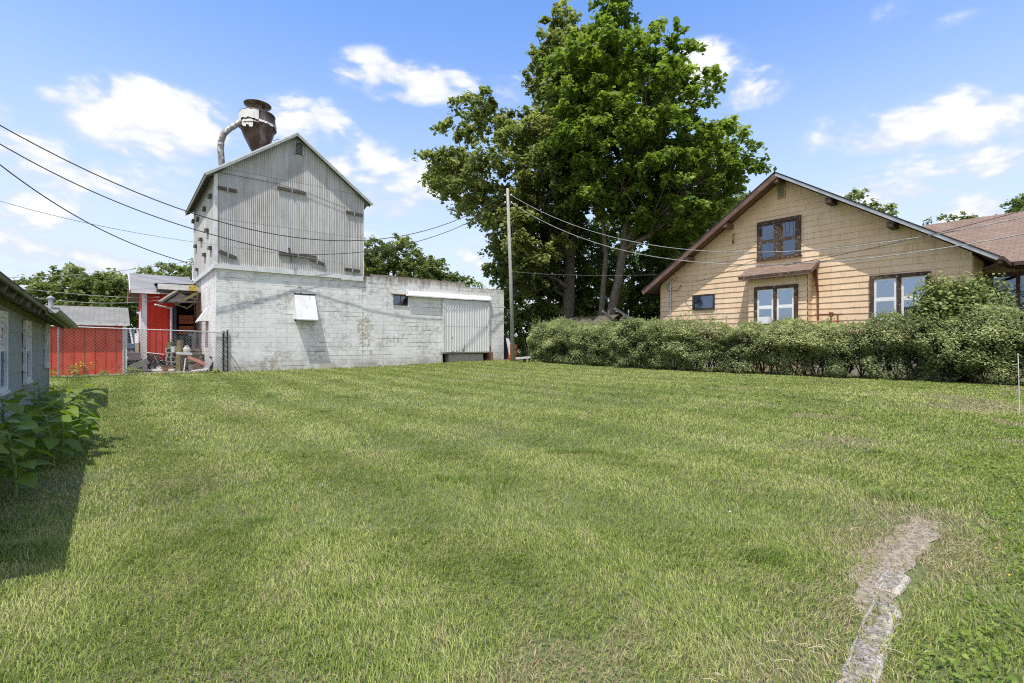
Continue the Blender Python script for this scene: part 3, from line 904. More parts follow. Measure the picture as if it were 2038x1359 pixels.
for (xx, zz, w, h) in ((11.72, .98, .05, .13), (11.66, .80, .09, .10), (11.62, .72, .12, .05), (11.2, .72, .09, .04), (10.95, .71, .12, .04)):
    mb.face([(xx, -.121, zz - h / 2), (xx + w, -.121, zz - h / 2.4), (xx + w * .8, -.121, zz + h / 2), (xx + w * .2, -.121, zz + h / 2.2)])
mb.each(1, 'rust_patch', 'rust_brown', door)
mb = MB()
for (xx, zz, w, h) in ((10.95, 1.42, .045, .09), (11.32, 2.28, .03, .04)):
    mb.face([(xx, -.1205, zz), (xx + w, -.1205, zz - h / 3), (xx + w * .9, -.1205, zz + h), (xx + w * .2, -.1205, zz + h * .8)])
mb.each(1, 'puncture', 'interior', door)
mb = MB()
mb.prism([(.0, 3.84), (-.05, 3.84), (-.19, 3.60), (-.19, 3.55), (-.175, 3.55), (-.04, 3.80), (.0, 3.80)], 'x', 8.28, 13.56)
mb.box(8.281, 8.295, -.17, .0, 3.56, 3.79); mb.box(13.545, 13.559, -.17, .0, 3.56, 3.79)
mb.build('rail_cover', 'white_sheet', mill)
MB().box(10.36, 13.50, -.16, .02, .60, .675).build('door_sill', 'grey_wood', mill)
MB().box(10.80, 13.08, -.02, .40, -.2, .56).build('dock_slab', 'block_grey', mill)
MB().box(13.5, 13.80, -.004, .35, -.2, .57).box(13.45, 13.62, -.03, .02, .45, 1.0).build('dock_pier', 'brick_red', mill)
# small dark window in the wing
w_ = MB().box(7.62, 8.42, .06, .09, 3.06, 3.59).build('window', 'dark_wood', mill)
MB().box(7.66, 7.99, .045, .058, 3.10, 3.55).box(8.03, 8.38, .045, .058, 3.10, 3.55).each(6, 'pane', 'glass_dark', w_)
MB().box(7.50, 8.5, -.02, .02, 3.602, 3.63).build('lintel', 'rust_brown', mill)
MB().box(7.58, 8.46, -.02, .05, 3.02, 3.049).build('window_sill', 'white_peel', mill)
# conduit on the left wall with weather head
mb = MB(); mb.tube([(-.10, 6.75, .9), (-.10, 6.75, 4.95), (-.16, 6.75, 5.15), (-.30, 6.7, 5.22), (-.36, 6.65, 5.12)], .055, 8)
mb.tube([(-.08, 6.35, .9), (-.08, 6.35, 4.1)], .03, 6)
for z in (1.5, 2.2, 2.9, 3.6, 4.3): mb.box(-.18, 0, 6.6, 6.9, z, z + .05)
mb.build('conduit', 'galv_white', mill)
mb = MB().box(-.42, -.02, 5.6, 6.6, .75, 1.75)
mb.build('meter_cabinet', 'galv', mill)
mb = MB().box(-.35, -.02, 6.85, 7.0, 1.75, 2.3); mb.build('junction_box', 'rust_brown', mill)
# hatch openings at the foot of the left wall
mb = MB(); mb.box(-.012, -.002, 1.1, 1.75, .0, .62); mb.box(-.012, -.002, 3.4, 4.4, .0, .66)
mb.each(6, 'foot_hatch', 'interior', mill)
MB().beam((-.30, 1.1, .0), (-.05, 1.0, .52), .7, .03, up=(1, 0, .4)).build('hatch_board', 'galv', mill)
# thin cables stapled across the tin
mb = MB()
pts = [(.1, -.09, 8.0), (2.2, -.10, 8.0), (3.4, -.10, 7.85), (5.2, -.10, 7.45)]
mb.tube(pts, .008, 4)
mb.build('stapled_cable', 'wire_black', mill)
MB().tube([(14.6, .3, 1.6), (14.78, .3, 1.6), (14.86, .3, 1.66)], .035, 6).build('drain_spout', 'galv_white', mill)

# ------------------------------------------------------------------ dust collector on the roof
dc = thing('dust_collector', 'rusty cone shaped dust collector with peeling white paint on the mill roof', 'dust collector', W(C0, 1.9, 2.0, 9.4), R39)
dc.scale = (.94, .94, .93)
sh = [(.12, .0), (.10, 0), (.02, 0), (0, 0), (0, 0)]
mb = MB(); mb.lathe([(.22, -.15), (.28, .35), (.60, 1.15), (.76, 1.62), (.80, 1.66)], n=28, shift=sh)
cone = mb.build('cone', 'cyclone', dc, smooth=True)
mb = MB(); mb.lathe([(.80, 1.64), (.84, 1.66), (.80, 1.70), (.765, 2.28), (.79, 2.31), (.765, 2.35), (.42, 2.44)], n=28)
drum = mb.build('drum', 'cyclone', dc, smooth=True)
# flaking paint sheets wrapped round the drum
def wrap(mb, a0, a1, ztop, zbot, r, n=26, seed=0, jag=.16):
    q = random.Random(seed)
    prev = None
    for i in range(n + 1):
        a = a0 + (a1 - a0) * i / n
        rr_ = r + q.uniform(-.004, .012)
        jz = q.uniform(-jag, jag) if i % 3 == 0 or not prev else jz * .8 + q.uniform(-jag, jag) * .3
        zb = zbot + jz; zt = ztop + q.uniform(-.03, .01)
        t_ = (math.cos(a) * rr_ * .965, math.sin(a) * rr_ * .965, zt); b_ = (math.cos(a) * rr_, math.sin(a) * rr_, zb)
        if prev: mb.face([prev[1], b_, t_, prev[0]])
        prev = (t_, b_)
mb = MB()
wrap(mb, math.radians(150), math.radians(262), 2.29, 1.80, .815, 26, 2, .13)
wrap(mb, math.radians(262), math.radians(345), 1.84, 1.70, .832, 20, 5, .05)
wrap(mb, math.radians(205), math.radians(245), 1.80, 1.45, .83, 12, 8, .14)
wrap(mb, math.radians(325), math.radians(350), 2.0, 1.78, .825, 8, 9, .08)
mb.build('peeling_paint', 'white_peel', drum)
mb = MB(); mb.lathe([(.34, 2.40), (.33, 2.70), (.36, 2.74), (.60, 2.80), (.61, 2.83), (.58, 2.845), (.30, 2.88), (.02, 2.89)], n=28)
mb.build('cap', 'cyclone', dc, smooth=True)
mb = MB()
P = [(-.66, -.15, 1.84), (-.95, -.12, 1.56), (-1.25, -.1, 1.26), (-1.44, -.08, 1.0), (-1.54, -.05, .65), (-1.56, -.05, .25), (-1.52, -.05, -.35), (-1.48, -.05, -1.0)]
PP = []
for i in range(len(P) - 1):
    for t in np.linspace(0, 1, 4, endpoint=False): PP.append(Vector(P[i]).lerp(Vector(P[i + 1]), t))
PP.append(Vector(P[-1]))
mb.tube(PP, [.135] * len(PP), 12)
MAT['duct_metal'] = pmat('duct_metal', (.16, .13, .11), (.42, .40, .38), 3, .5, (3, 3, 1), metal=.3, c3=(.66, .64, .6), s3=4, lo3=.56, hi3=.6)
duct = mb.build('duct', 'duct_metal', dc, smooth=True)
for i0, i1 in ((5, 6), (17, 18)):
    MB().tube(PP[i0:i1 + 1], .142, 12, cap=False).build('duct_joint', 'galv', duct, smooth=True)
mb = MB(); mb.tube([(.7, .1, 1.3), (.95, .1, 1.45), (1.15, .1, 1.35), (1.25, .1, 1.1), (1.2, .1, .95)], .012, 5)
mb.build('loose_wire', 'rust_brown', dc)

# ------------------------------------------------------------------ yellow house
house = thing('house', 'cream shingle sided gabled house with brown trim behind the hedge', 'house', H0, R39)
WY = 11.47; RID = 5.72; RZ = 8.08; HS = .666


def hz(y): return RZ - HS * abs(y - RID)


def clip(poly, fn):
    out = []
    for i in range(len(poly)):
        p, q = poly[i], poly[(i + 1) % len(poly)]
        a, b_ = fn(p), fn(q)
        if a >= 0: out.append(p)
        if a * b_ < 0:
            t = a / (a - b_); out.append((p[0] + (q[0] - p[0]) * t, p[1] + (q[1] - p[1]) * t))
    return out


def siding(mb, plane, y0, y1, z0, ztop_fn_list, course=.233, wid=.61, seed=1, holes=(), zmax=9.0):
    """lapped shingles in (y,z); plane(y,z,out) -> 3D"""
    q = random.Random(seed)
    z = z0; row = 0
    while z < zmax:
        y = y0 - (wid / 2 if row % 2 else 0) - q.uniform(0, .03)
        rowdrop = q.uniform(-.004, .004)
        while y < y1:
            a, b_ = max(y + .002, y0), min(y + wid - .002, y1)
            if b_ - a > .01:
                jz = rowdrop + q.uniform(-.006, .006); jz2 = jz + q.uniform(-.004, .004)
                poly = [(a, z + jz), (b_, z + jz2), (b_, z + course + .012), (a, z + course + .012)]
                for fn in ztop_fn_list:
                    if len(poly) > 2: poly = clip(poly, fn)
                if len(poly) > 2:
                    tn = q.uniform(.0, .98)
                    mb.face([plane(p[0], p[1], .030 - .024 * (p[1] - z) / course) for p in poly], 0, tn)
                    lows = [p for p in poly if p[1] < z + .02]
                    if len(lows) == 2:
                        l0, l1 = sorted(lows)
                        mb.face([plane(l0[0], l0[1], .0), plane(l1[0], l1[1], .0), plane(l1[0], l1[1], .030), plane(l0[0], l0[1], .030)], 0, tn)
            y += wid
        z += course; row += 1


mb = MB()
rake = [lambda p: hz(0) + HS * (p[0] - 0) - .16 - p[1], lambda p: hz(WY) + HS * (WY - p[0]) - .16 - p[1]]
siding(mb, lambda y, z, o_: (-o_, y, z), 0.0, WY, 1.36, rake, seed=4, zmax=8.2)
siding(mb, lambda y, z, o_: (y, -o_, z), 0.0, 9.0, 1.36, [lambda p: 4.02 - p[1]], seed=5, zmax=4.0)
mb.build('siding', 'siding', house)
mb = MB()
pts = [(0, -.2), (WY, -.2), (WY, hz(WY) - .17), (RID, RZ - .17), (0, hz(0) - .17)]
mb.prism([(a, b_) for a, b_ in pts], 'x', .012, 9.2)
mb.build('wall', 'brown_paint', house)
mb = MB(); mb.box(-.03, .011, -.02, WY + .02, -.2, 1.36); mb.build('foundation', 'block_grey', house)
MB().box(-.036, .0, -.036, .0, 1.3, 4.0).build('corner_trim', 'tan_paint', house)
MB().box(-.036, 0, WY, WY + .036, 1.3, 4.0).build('corner_trim', 'tan_paint', house)
# roof
mb = MB()
for ye in (-.63, RID * 2 + .63):
    mb.slab([(-.68, ye, hz(ye)), (9.8, ye, hz(ye)), (9.8, RID, RZ), (-.68, RID, RZ)], .10)
mb.build('roof', 'brown_shingle', house)
mb = MB(); mb.beam((-.705, -.66, hz(-.66) - .085), (-.705, RID, RZ - .085), .04, .10, up=(0, 0, 1)); mb.build('rake_board', 'galv', house)
mb = MB(); mb.beam((-.705, RID * 2 + .66, hz(-.66) - .12), (-.705, RID, RZ - .12), .04, .24, up=(0, 0, 1)); mb.build('rake_board', 'brown_paint', house)
mb = MB(); mb.beam((-.715, RID * 2 + .70, hz(-.66) - .02), (-.715, RID, RZ + .012), .06, .035); mb.beam((-.715, -.70, hz(-.66) - .02), (-.715, RID, RZ + .012), .06, .03)
mb.build('drip_edge', 'dark_metal', house)
mb = MB()
for ye in (-.63, RID * 2 + .63):
    mb.face([(-.68, ye, hz(ye) - .13), (0, ye, hz(ye) - .13), (0, RID, RZ - .13), (-.68, RID, RZ - .13)])
    y0, y1 = (ye, 0) if ye < 0 else (WY, ye)
    mb.face([(0, y0, hz(y0) - .13), (9.6, y0, hz(y0) - .13), (9.6, y1, hz(y1) - .13), (0, y1, hz(y1) - .13)])
mb.build('soffit', 'brown_paint', house)
for yy in (RID, 3.85, 1.98, 7.85, 9.72):
    MB().box(-.68, .0, yy - .10, yy + .10, hz(yy) - .40, hz(yy) - (.20 if yy != RID else .17)).build('purlin_end', 'brown_trim' if yy < 5 else 'brown_paint', house)
# gable vent
v = MB().box(-.055, -.02, 5.63, 5.86, 7.20, 7.64).build('gable_vent', 'grey_wood', house)
mb = MB()
for i in range(7): mb.beam((-.06, 5.65, 7.24 + i * .058), (-.06, 5.84, 7.24 + i * .058), .03, .014, up=(1, 0, 1))
mb.build('louver_slats', 'mossy_gutter', v)
mb = MB()
mb.box(-.07, -.02, 5.59, 5.63, 7.15, 7.69); mb.box(-.07, -.02, 5.86, 5.90, 7.15, 7.69); mb.box(-.07, -.02, 5.63, 5.86, 7.64, 7.69); mb.box(-.07, -.02, 5.63, 5.86, 7.15, 7.2)
mb.build('vent_frame', 'tan_paint', v)


def dbl_window(parent, x, y0, y1, z0, z1, trim, sashm, glassm, blinds, tw=.13, mw=.13, sill=True, muntin=None):
    """two double hung sashes side by side, facing -x, on plane x"""
    mb = MB()
    X0, X1 = x - .075, x - .001
    mb.box(X0, X1, y0, y0 + tw, z0, z1); mb.box(X0, X1, y1 - tw, y1, z0, z1)
    ym = (y0 + y1) / 2
    mb.box(X0, X1, ym - mw / 2, ym + mw / 2, z0, z1 - tw)
    mb.box(X0 - .01, X1, y0 + tw, ym - mw / 2, z1 - tw, z1); mb.box(X0 - .01, X1, ym - mw / 2, y1 - tw, z1 - tw + .002, z1)
    if sill: mb.box(X0 - .05, X1, y0 - .04, y1 + .04, z0 - .05, z0 - .001)
    win = mb.build('window', trim, parent)
    MB().box(x - .012, x - .002, y0 + tw, ym - mw / 2, z0, z1 - tw).box(x - .012, x - .002, ym + mw / 2, y1 - tw, z0, z1 - tw).build('backing', 'interior', win)
    for si, (a, b_) in enumerate(((y0 + tw, ym - mw / 2), (ym + mw / 2, y1 - tw))):
        zt, zm = z1 - tw, (z0 + z1 - tw) / 2
        s_ = .072
        mb = MB()
        for (c, d_, xx) in ((z0, zm, x - .060), (zm, zt, x - .048)):
            mb.box(xx, xx + .02, a, a + s_, c, d_); mb.box(xx, xx + .02, b_ - s_, b_, c, d_)
            mb.box(xx, xx + .02, a + s_, b_ - s_, c, c + s_); mb.box(xx, xx + .02, a + s_, b_ - s_, d_ - s_, d_)
        if muntin is not None and si == muntin:
            for q in (.25, .5, .75):
                yy = a + (b_ - a) * q; mb.box(x - .05, x - .03, yy - .009, yy + .009, zm + s_, zt - s_)
        sash = mb.build('sash', sashm, win)
        MB().box(x - .040, x - .037, a + s_, b_ - s_, zm + s_, zt - s_).box(x - .052, x - .049, a + s_, b_ - s_, z0 + s_, zm - s_).build('pane', glassm, sash)
        if blinds:
            mat_, lo = blinds[si]
            if mat_: MB().box(x - .026, x - .022, a + .02, b_ - .02, zt - (zt - z0) * lo, zt).build('blind', mat_, win)
    return win


uw = dbl_window(house, -.03, 5.0, 6.7, 4.72, 6.32, 'brown_trim', 'brown_trim', 'glass_dark', ((None, 0), ('curtain', .28)), muntin=0, mw=.22)
rw = dbl_window(house, -.03, 1.01, 2.71, 2.02, 3.62, 'brown_trim', 'white_vinyl', 'glass', (('blind', .62), ('blind', .5)))
MB().box(-.082, -.07, 1.28, 1.72, 2.1, 2.45).build('window_grille', 'dark_wood', rw)
# small side window
sw = MB(); 
for (a, b_, c, d_) in ((8.62, 9.72, 2.74, 2.81), (8.62, 9.72, 3.37, 3.44), (8.62, 8.70, 2.81, 3.37), (9.64, 9.72, 2.81, 3.37)): sw.box(-.085, -.031, a, b_, c, d_)
sw = sw.build('window', 'dark_metal', house)
MB().box(-.05, -.047, 8.70, 9.64, 2.81, 3.37).build('pane', 'glass_dark', sw)
MB().box(-.037, -.034, 8.70, 9.64, 2.81, 3.37).build('backing', 'interior', sw)
# projecting bay with its own little roof
bay = MB()
siding(bay, lambda y, z, o_: (-.5 - o_, y, z), 4.62, 6.87, 1.36, [lambda p: 4.02 - p[1]], seed=9, zmax=4.0)
siding(bay, lambda x, z, o_: (x, 6.87 + o_, z), -.5, 0.0, 1.36, [lambda p: 4.2 - p[1]], seed=10, zmax=4.1)
siding(bay, lambda x, z, o_: (x, 4.62 - o_, z), -.5, 0.0, 1.36, [lambda p: 4.2 - p[1]], seed=11, zmax=4.1)
bay = bay.build('bay', 'siding', house)
MB().box(-.499, -.03, 4.625, 6.865, -.2, 4.12).build('bay_core', 'tan_paint', bay)
bw = dbl_window(bay, -.53, 4.93, 6.60, 1.93, 3.52, 'brown_trim', 'white_vinyl', 'glass', (('blind', .95), ('blind', .60)))
MB().box(-.80, -.585, 5.92, 6.36, 1.98, 2.26).build('window_air_conditioner', 'white_vinyl', bw)
mb = MB(); mb.slab([(-.86, 7.12, 3.99), (-.86, 4.36, 3.99), (.0, 4.36, 4.46), (.0, 7.12, 4.46)], .05)
br = mb.build('bay_roof', 'brown_shingle', bay)
mb = MB(); mb.box(-.885, -.862, 4.34, 7.14, 3.89, 3.99); mb.build('roof_edge', 'brown_trim', br)
mb = MB(); mb.box(-.88, -.862, 4.36, 7.12, 3.83, 3.889); mb.beam((-.86, 4.35, 3.90), (0, 4.35, 4.37), .02, .10); mb.box(-.86, -.53, 4.4, 7.1, 3.86, 3.88)
mb.build('fascia_board', 'brown_paint', br)
mb = MB(); mb.beam((-.30, 4.42, 4.05), (-.06, 4.40, 3.15), .16, .10, taper=.4); mb.beam((-.06, 4.40, 3.16), (-.05, 4.39, 2.1), .06, .04)
mb.build('downspout', 'rust_brown', house)
# electric conduit, light fitting, gas meter
mb = MB(); mb.tube([(-.07, 10.9, -.1), (-.07, 10.9, 4.2)], .045, 8)
for z in (2.2, 3.2, 3.9): mb.box(-.1, -.02, 10.82, 10.98, z, z + .04)
mb.build('conduit', 'galv', house)
mb = MB(); mb.tube([(-.07, 10.9, 4.2), (-.09, 11.1, 4.0), (-.09, 11.0, 3.75), (-.09, 10.5, 3.75), (-.08, 10.3, 4.0)], .015, 6)
mb.build('service_loop', 'wire_black', house)
mb = MB(); mb.tube([(-.03, 7.72, 6.05), (-.14, 7.72, 6.0), (-.14, 7.72, 5.75)], .02, 6); mb.lathe([(.02, .0), (.05, .06), (.05, .14), (.0, .17)], (-.14, 7.72, 5.58), 8)
mb.build('wall_lamp', 'rust_brown', house)
mb = MB(); mb.tube([(-.2, 3.9, .2), (-.2, 3.9, 2.3)], .035, 8); mb.tube([(-.2, 3.5, 2.28), (-.2, 4.45, 2.30)], .022, 6); mb.tube([(-.2, 3.68, 2.28), (-.2, 3.68, 1.7)], .03, 6)
mb.box(-.27, -.14, 3.84, 3.96, 2.2, 2.36)
gm = mb.build('gas_pipe', 'rust_brown', house)
MB().box(-.32, -.1, 4.0, 4.3, 1.72, 1.98).build('gas_meter', 'galv', gm)
MB().lathe([(.12, 0), (.14, .1), (.10, .22), (0, .24)], (-.22, 3.45, 1.6), 12).build('regulator', 'galv', gm)
MB().box(-.24, -.17, 3.7, 3.77, 1.98, 2.04).build('valve_cap', 'red_plastic', gm)
# gutter and downspout at the near corner
mb = MB(); mb.box(-.55, 8, -.76, -.64, hz(-.63) - .14, hz(-.63) - .02)
mb.tube([(-.35, -.7, 3.70), (-.25, -.55, 3.62), (-.06, -.15, 3.45), (-.05, -.10, 3.2), (-.05, -.10, .3)], .05, 8)
mb.build('gutter', 'brown_trim', house)
# side wing
wing = MB(); wing.box(2.1, 7.8, -10, -.003, -.2, 3.86)
wing = wing.build('wing', 'tan_paint', house)
mb = MB(); ry = lambda x: 3.86 + (x - 1.45) * HS
mb.slab([(1.45, -10.5, 3.86), (1.45, -.66, 3.86), (4.8, 2.69, ry(4.8)), (4.8, -10.5, ry(4.8))], .09)
mb.slab([(8.2, -10.5, 3.86), (8.2, -.66, 3.86), (4.8, 2.69, ry(4.8)), (4.8, -10.5, ry(4.8))], .09)
mb.build('wing_roof', 'brown_shingle', wing)
MB().box(1.34, 1.44, -10.5, -.8, 3.72, 3.83).box(1.44, 2.1, -10.4, -.8, 3.66, 3.69).build('wing_gutter', 'brown_trim', wing)
mb = MB()
for a in (-.10, -.80, -1.55, -2.3, -3.05): mb.box(2.02, 2.098, a - .10, a, .6, 3.45)
mb.box(2.01, 2.097, -3.2, -.0, 3.451, 3.58); mb.box(2.01, 2.097, -3.2, 0, .5, .6)
pw_ = mb.build('porch_window', 'brown_trim', wing)
MB().box(2.05, 2.06, -3.05, -.2, .62, 3.44).build('pane', 'glass_dark', pw_)
MB().box(2.085, 2.096, -3.05, -.2, .62, 3.44).build('backing', 'interior', pw_)
MB().box(.5, 1.5, -.05, -.033, 2.3, 3.3).build('side_window', 'dark_metal', house)

# ------------------------------------------------------------------ low grey garage on the left
gar = thing('garage', 'low grey garage with mossy eave and narrow papered windows at the left edge', 'garage', G0, R39)
TILT = .036
Lg = 12.35


def gz(y): return 1.66 + TILT * -y          # top of wall, y<=0 toward the camera
mb = MB()
mb.prism([(0, -.1), (-Lg, -.1), (-Lg, gz(-Lg)), (0, gz(0))], 'x', -5.0, -.012)
mb.build('wall_core', 'garage_siding', gar)
mb = MB()
rows = [(.02, .40), (.40, .74), (.74, 1.06), (1.06, 1.40), (1.40, 2.3)]
holes_g = [(-.80, -.20, .70, 1.66), (-3.84, -3.22, .54, 1.62), (-6.25, -5.60, .54, 1.68)]
for (a, b_) in rows:
    y = -Lg; q = random.Random(int(a * 100))
    while y < 0:
        w = min(1.22, -y)
        zt0, zt1 = min(b_ + .01, gz(y)), min(b_ + .01, gz(y + w))
        mb.face([(.014, y, a), (.014, y + w, a), (.0, y + w, zt1), (.0, y, zt0)])
        mb.face([(.014, y, a), (.014, y + w, a), (-.005, y + w, a), (-.005, y, a)])
        y += w
mb.build('siding', 'garage_siding', gar)
MB().box(-.02, .004, -Lg, .0, -.1, .019).box(-.03, .0175, -1.9, .012, -.05, .16).build('foundation', 'foundation', gar)
MB().box(-.02, .025, -.09, .02, .02, 1.6).build('corner_trim', 'garage_siding', gar)
# windows: white casing, printed paper in the upper sash, dark lower pane
GLYPH = {  # 5x7 block letters
    'P': ["1110", "1001", "1001", "1110", "1000", "1000", "1000"], 'A': ["0110", "1001", "1001", "1111", "1001", "1001", "1001"],
    'R': ["1110", "1001", "1001", "1110", "1010", "1001", "1001"], 'K': ["1001", "1010", "1100", "1100", "1010", "1001", "1001"],
    'E': ["1111", "1000", "1000", "1110", "1000", "1000", "1111"], 'N': ["1001", "1101", "1101", "1011", "1011", "1001", "1001"]}
for wi, (y0, y1, z0, z1) in enumerate(holes_g):
    mb = MB(); t = .085
    mb.box(.015, .055, y0 - .02, y0 + t, z0, z1); mb.box(.015, .055, y1 - t, y1 + .02, z0, z1)
    mb.box(.015, .055, y0 + t, y1 - t, z1 - t, z1); mb.box(.015, .055, y0 + t, y1 - t, z0, z0 + .07); mb.box(.015, .075, y0 - .05, y1 + .05, z0 - .04, z0 - .001)
    win = mb.build('window', 'white_peel', gar)
    zm = z0 + (z1 - z0) * .50
    MB().box(.016, .022, y0 + t, y1 - t, z0 + .07, zm).build('pane', 'glass_dark', win)
    MB().box(.0145, .0155, y0 + t, y1 - t, z0 + .07, zm).build('backing', 'interior', win)
    MB().box(.016, .03, y0 + t, y1 - t, zm, zm + .04).build('sash_rail', 'white_peel', win)
    pp = MB().box(.016, .024, y0 + t, y1 - t, zm + .04, z1 - t).build('paper_sign', 'paper', win)
    if wi == 0: continue
    word = 'PARKER' if wi == 1 else 'PARK'
    mb = MB(); zz = z1 - t - .05
    lh = (z1 - t - zm - .12) / len(word); px_ = lh * .8 / 7
    wy = (y1 - y0 - 2 * t) * .62 / 4
    for ch in word:
        for r_, rowv in enumerate(GLYPH[ch]):
            for c_, bit in enumerate(rowv):
                if bit == '1':
                    ya = (y0 + y1) / 2 + (c_ - 2) * wy     # reads left to right toward +y
                    za = zz - (r_ + 1) * px_
                    mb.face([(.0255, ya, za), (.0255, ya + wy, za), (.0255, ya + wy, za + px_), (.0255, ya, za + px_)])
        zz -= lh
    mb.build('lettering', 'red_paint', pp)
# roof slab with mossy edge, exposed rafter tails, hanging gutter
mb = MB()
mb.slab([(.36, .32, gz(.32) + .02), (.36, -Lg - .3, gz(-Lg) + .03), (-2.6, -Lg - .3, gz(-Lg) + 1.25), (-2.6, .32, gz(.32) + 1.25)], .045)
mb.slab([(-5.6, .32, gz(.32) + .02), (-5.6, -Lg - .3, gz(-Lg) + .03), (-2.6, -Lg - .3, gz(-Lg) + 1.25), (-2.6, .32, gz(.32) + 1.25)], .045)
rf = mb.build('roof', 'old_shingle', gar)
mb = MB()
mb.beam((.345, -4.4, gz(-4.4) - .025), (.345, -Lg, gz(-Lg) - .025), .03, .05)
mb.build('roof_edge', 'mossy_wood', rf)
mb = MB()
y = -.3
while y > -Lg:
    mb.beam((-.0, y, gz(y) + .08), (.32, y, gz(y) - .055), .07, .15)
    y -= .62
mb.each(6, 'rafter_tail', 'grey_wood', gar)
mb = MB(); mb.beam((.02, .2, gz(.2) - .02), (.02, -Lg, gz(-Lg) - .02), .03, .14)
mb.build('frieze_board', 'mossy_wood', gar)
mb = MB()
gs = []
for i in range(9):
    a = math.pi + math.pi * i / 8
    gs.append((.44 + .075 * math.cos(a), .085 * math.sin(a)))
for i in range(8):
    for th in (0, .006):
        (xa, za), (xb, zb) = gs[i], gs[i + 1]
        mb.face([(xa, .42, gz(.42) - .0 + za - th), (xb, .42, gz(.42) - .0 + zb - th), (xb, -4.35, gz(-4.35) + .0 + zb - th), (xa, -4.35, gz(-4.35) + .0 + za - th)])
mb.beam((.35, -4.33, gz(-4.33) - .07), (.35, .40, gz(.4) - .07), .03, .06)
mb.build('gutter', 'mossy_gutter', gar)

# ------------------------------------------------------------------ red shed, red barn, lean-to
shed = thing('shed', 'low red board shed with pale grey shingle roof behind the chain link fence', 'shed', C0, R39)
mb = MB()
mb.prism([(1.47, -.1), (4.6, -.1), (4.6, 2.02), (3.05, 2.60), (1.47, 2.02)], 'x', -8.6, -2.78)
sb = mb.build('wall', 'red_board', shed)
mb = MB(); x = -8.5
while x < -2.9:
    mb.box(x, x + .012, 1.461, 1.469, 0, 2.0); x += .30
mb.build('board_gaps', 'dark_wood', sb)
mb = MB(); mb.box(-2.90, -2.765, 1.44, 1.468, -.05, 2.0); mb.box(-2.779, -2.765, 1.468, 1.6, -.05, 2.0); mb.build('corner_board', 'white_peel', shed)
mb = MB(); mb.slab([(-8.7, 1.27, 1.97), (-2.68, 1.27, 1.97), (-2.72, 3.05, 2.64), (-8.7, 3.05, 2.64)], .05); mb.slab([(-8.7, 4.8, 1.97), (-2.68, 4.8, 1.97), (-2.72, 3.05, 2.64), (-8.7, 3.05, 2.64)], .05)
sr = mb.build('roof', 'grey_shingle', shed)
MB().box(-8.7, -5.0, 1.25, 1.275, 1.83, 1.96).box(-4.99, -2.69, 1.248, 1.272, 1.85, 1.965).build('fascia_board', 'white_peel', sr)
MB().tube([(-5.0, 2.6, 2.3), (-5.0, 2.6, 2.85)], .07, 8).lathe([(.12, 0), (.12, .04), (.0, .12)], (-5.0, 2.6, 2.86), 8).build('flue', 'galv', sr)
MB().beam((-6.2, 1.45, .5), (-4.9, 1.45, 1.85), .02, .09, up=(0, 1, 0)).build('brace_board', 'red_board', shed)

barn = thing('barn', 'bright red ribbed metal barn with white corner trim and pale roof beside the mill', 'barn', C0, R39)
mb = MB()
x = -2.16; pitch = .23
y = 5.23
bx = [(-2.16, 0)]
while x < -1.2:
    bx += [(x + .16, 0), (x + .175, .035), (x + .215, .035), (x + .23, 0)]; x += pitch
for i in range(len(bx) - 1):
    (a, oa), (b_, ob) = bx[i], bx[i + 1]
    mb.face([(a, y - oa, -.05), (b_, y - ob, -.05), (b_, y - ob, 3.62), (a, y - oa, 3.62)])
mb.face([(-2.16, 5.23, -.05), (-2.16, 12.6, -.05), (-2.16, 12.6, 3.62), (-2.16, 8.95, 4.68), (-2.16, 5.23, 3.62)])
mb.face([(-2.16, 12.6, -.05), (-.1, 12.6, -.05), (-.1, 12.6, 3.6), (-2.16, 12.6, 3.6)])
mb.build('wall', 'red_tin', barn)
mb = MB(); mb.slab([(-2.62, 4.9, 3.54), (-.06, 4.9, 3.54), (-.06, 8.95, 4.73), (-2.62, 8.95, 4.73)], .06); mb.slab([(-2.62, 13, 3.54), (-.06, 13, 3.54), (-.06, 8.95, 4.73), (-2.62, 8.95, 4.73)], .06)
rf = mb.build('roof', 'tin_roof', barn)
mb = MB(); mb.box(-2.6, -.9, 4.86, 4.90, 3.42, 3.53); mb.beam((-2.64, 4.9, 3.46), (-2.64, 8.95, 4.65), .03, .17); mb.beam((-2.64, 13.0, 3.46), (-2.64, 8.95, 4.65), .03, .17)
mb.build('fascia_board', 'white_sheet', rf)
mb = MB(); mb.face([(-2.6, 4.9, 3.44), (-2.16, 4.9, 3.44), (-2.16, 8.95, 4.63), (-2.6, 8.95, 4.63)]); mb.build('soffit', 'white_sheet', rf)
MB().box(-2.20, -2.02, 5.185, 5.229, -.05, 3.55).box(-2.20, -2.161, 5.229, 5.37, -.05, 3.55).build('corner_trim', 'white_sheet', barn)
MB().box(-2.21, -2.161, 6.1, 9.4, 0, 2.75).build('barn_door', 'white_sheet', barn)
mb = MB(); mb.tube([(-1.12, 5.12, 2.85), (-1.12, 5.12, .1)], .05, 8); mb.tube([(-1.75, 4.62, 2.92), (-1.5, 4.8, 2.86), (-1.12, 5.12, 2.80)], .04, 8)
mb.build('downspout', 'white_peel', barn)

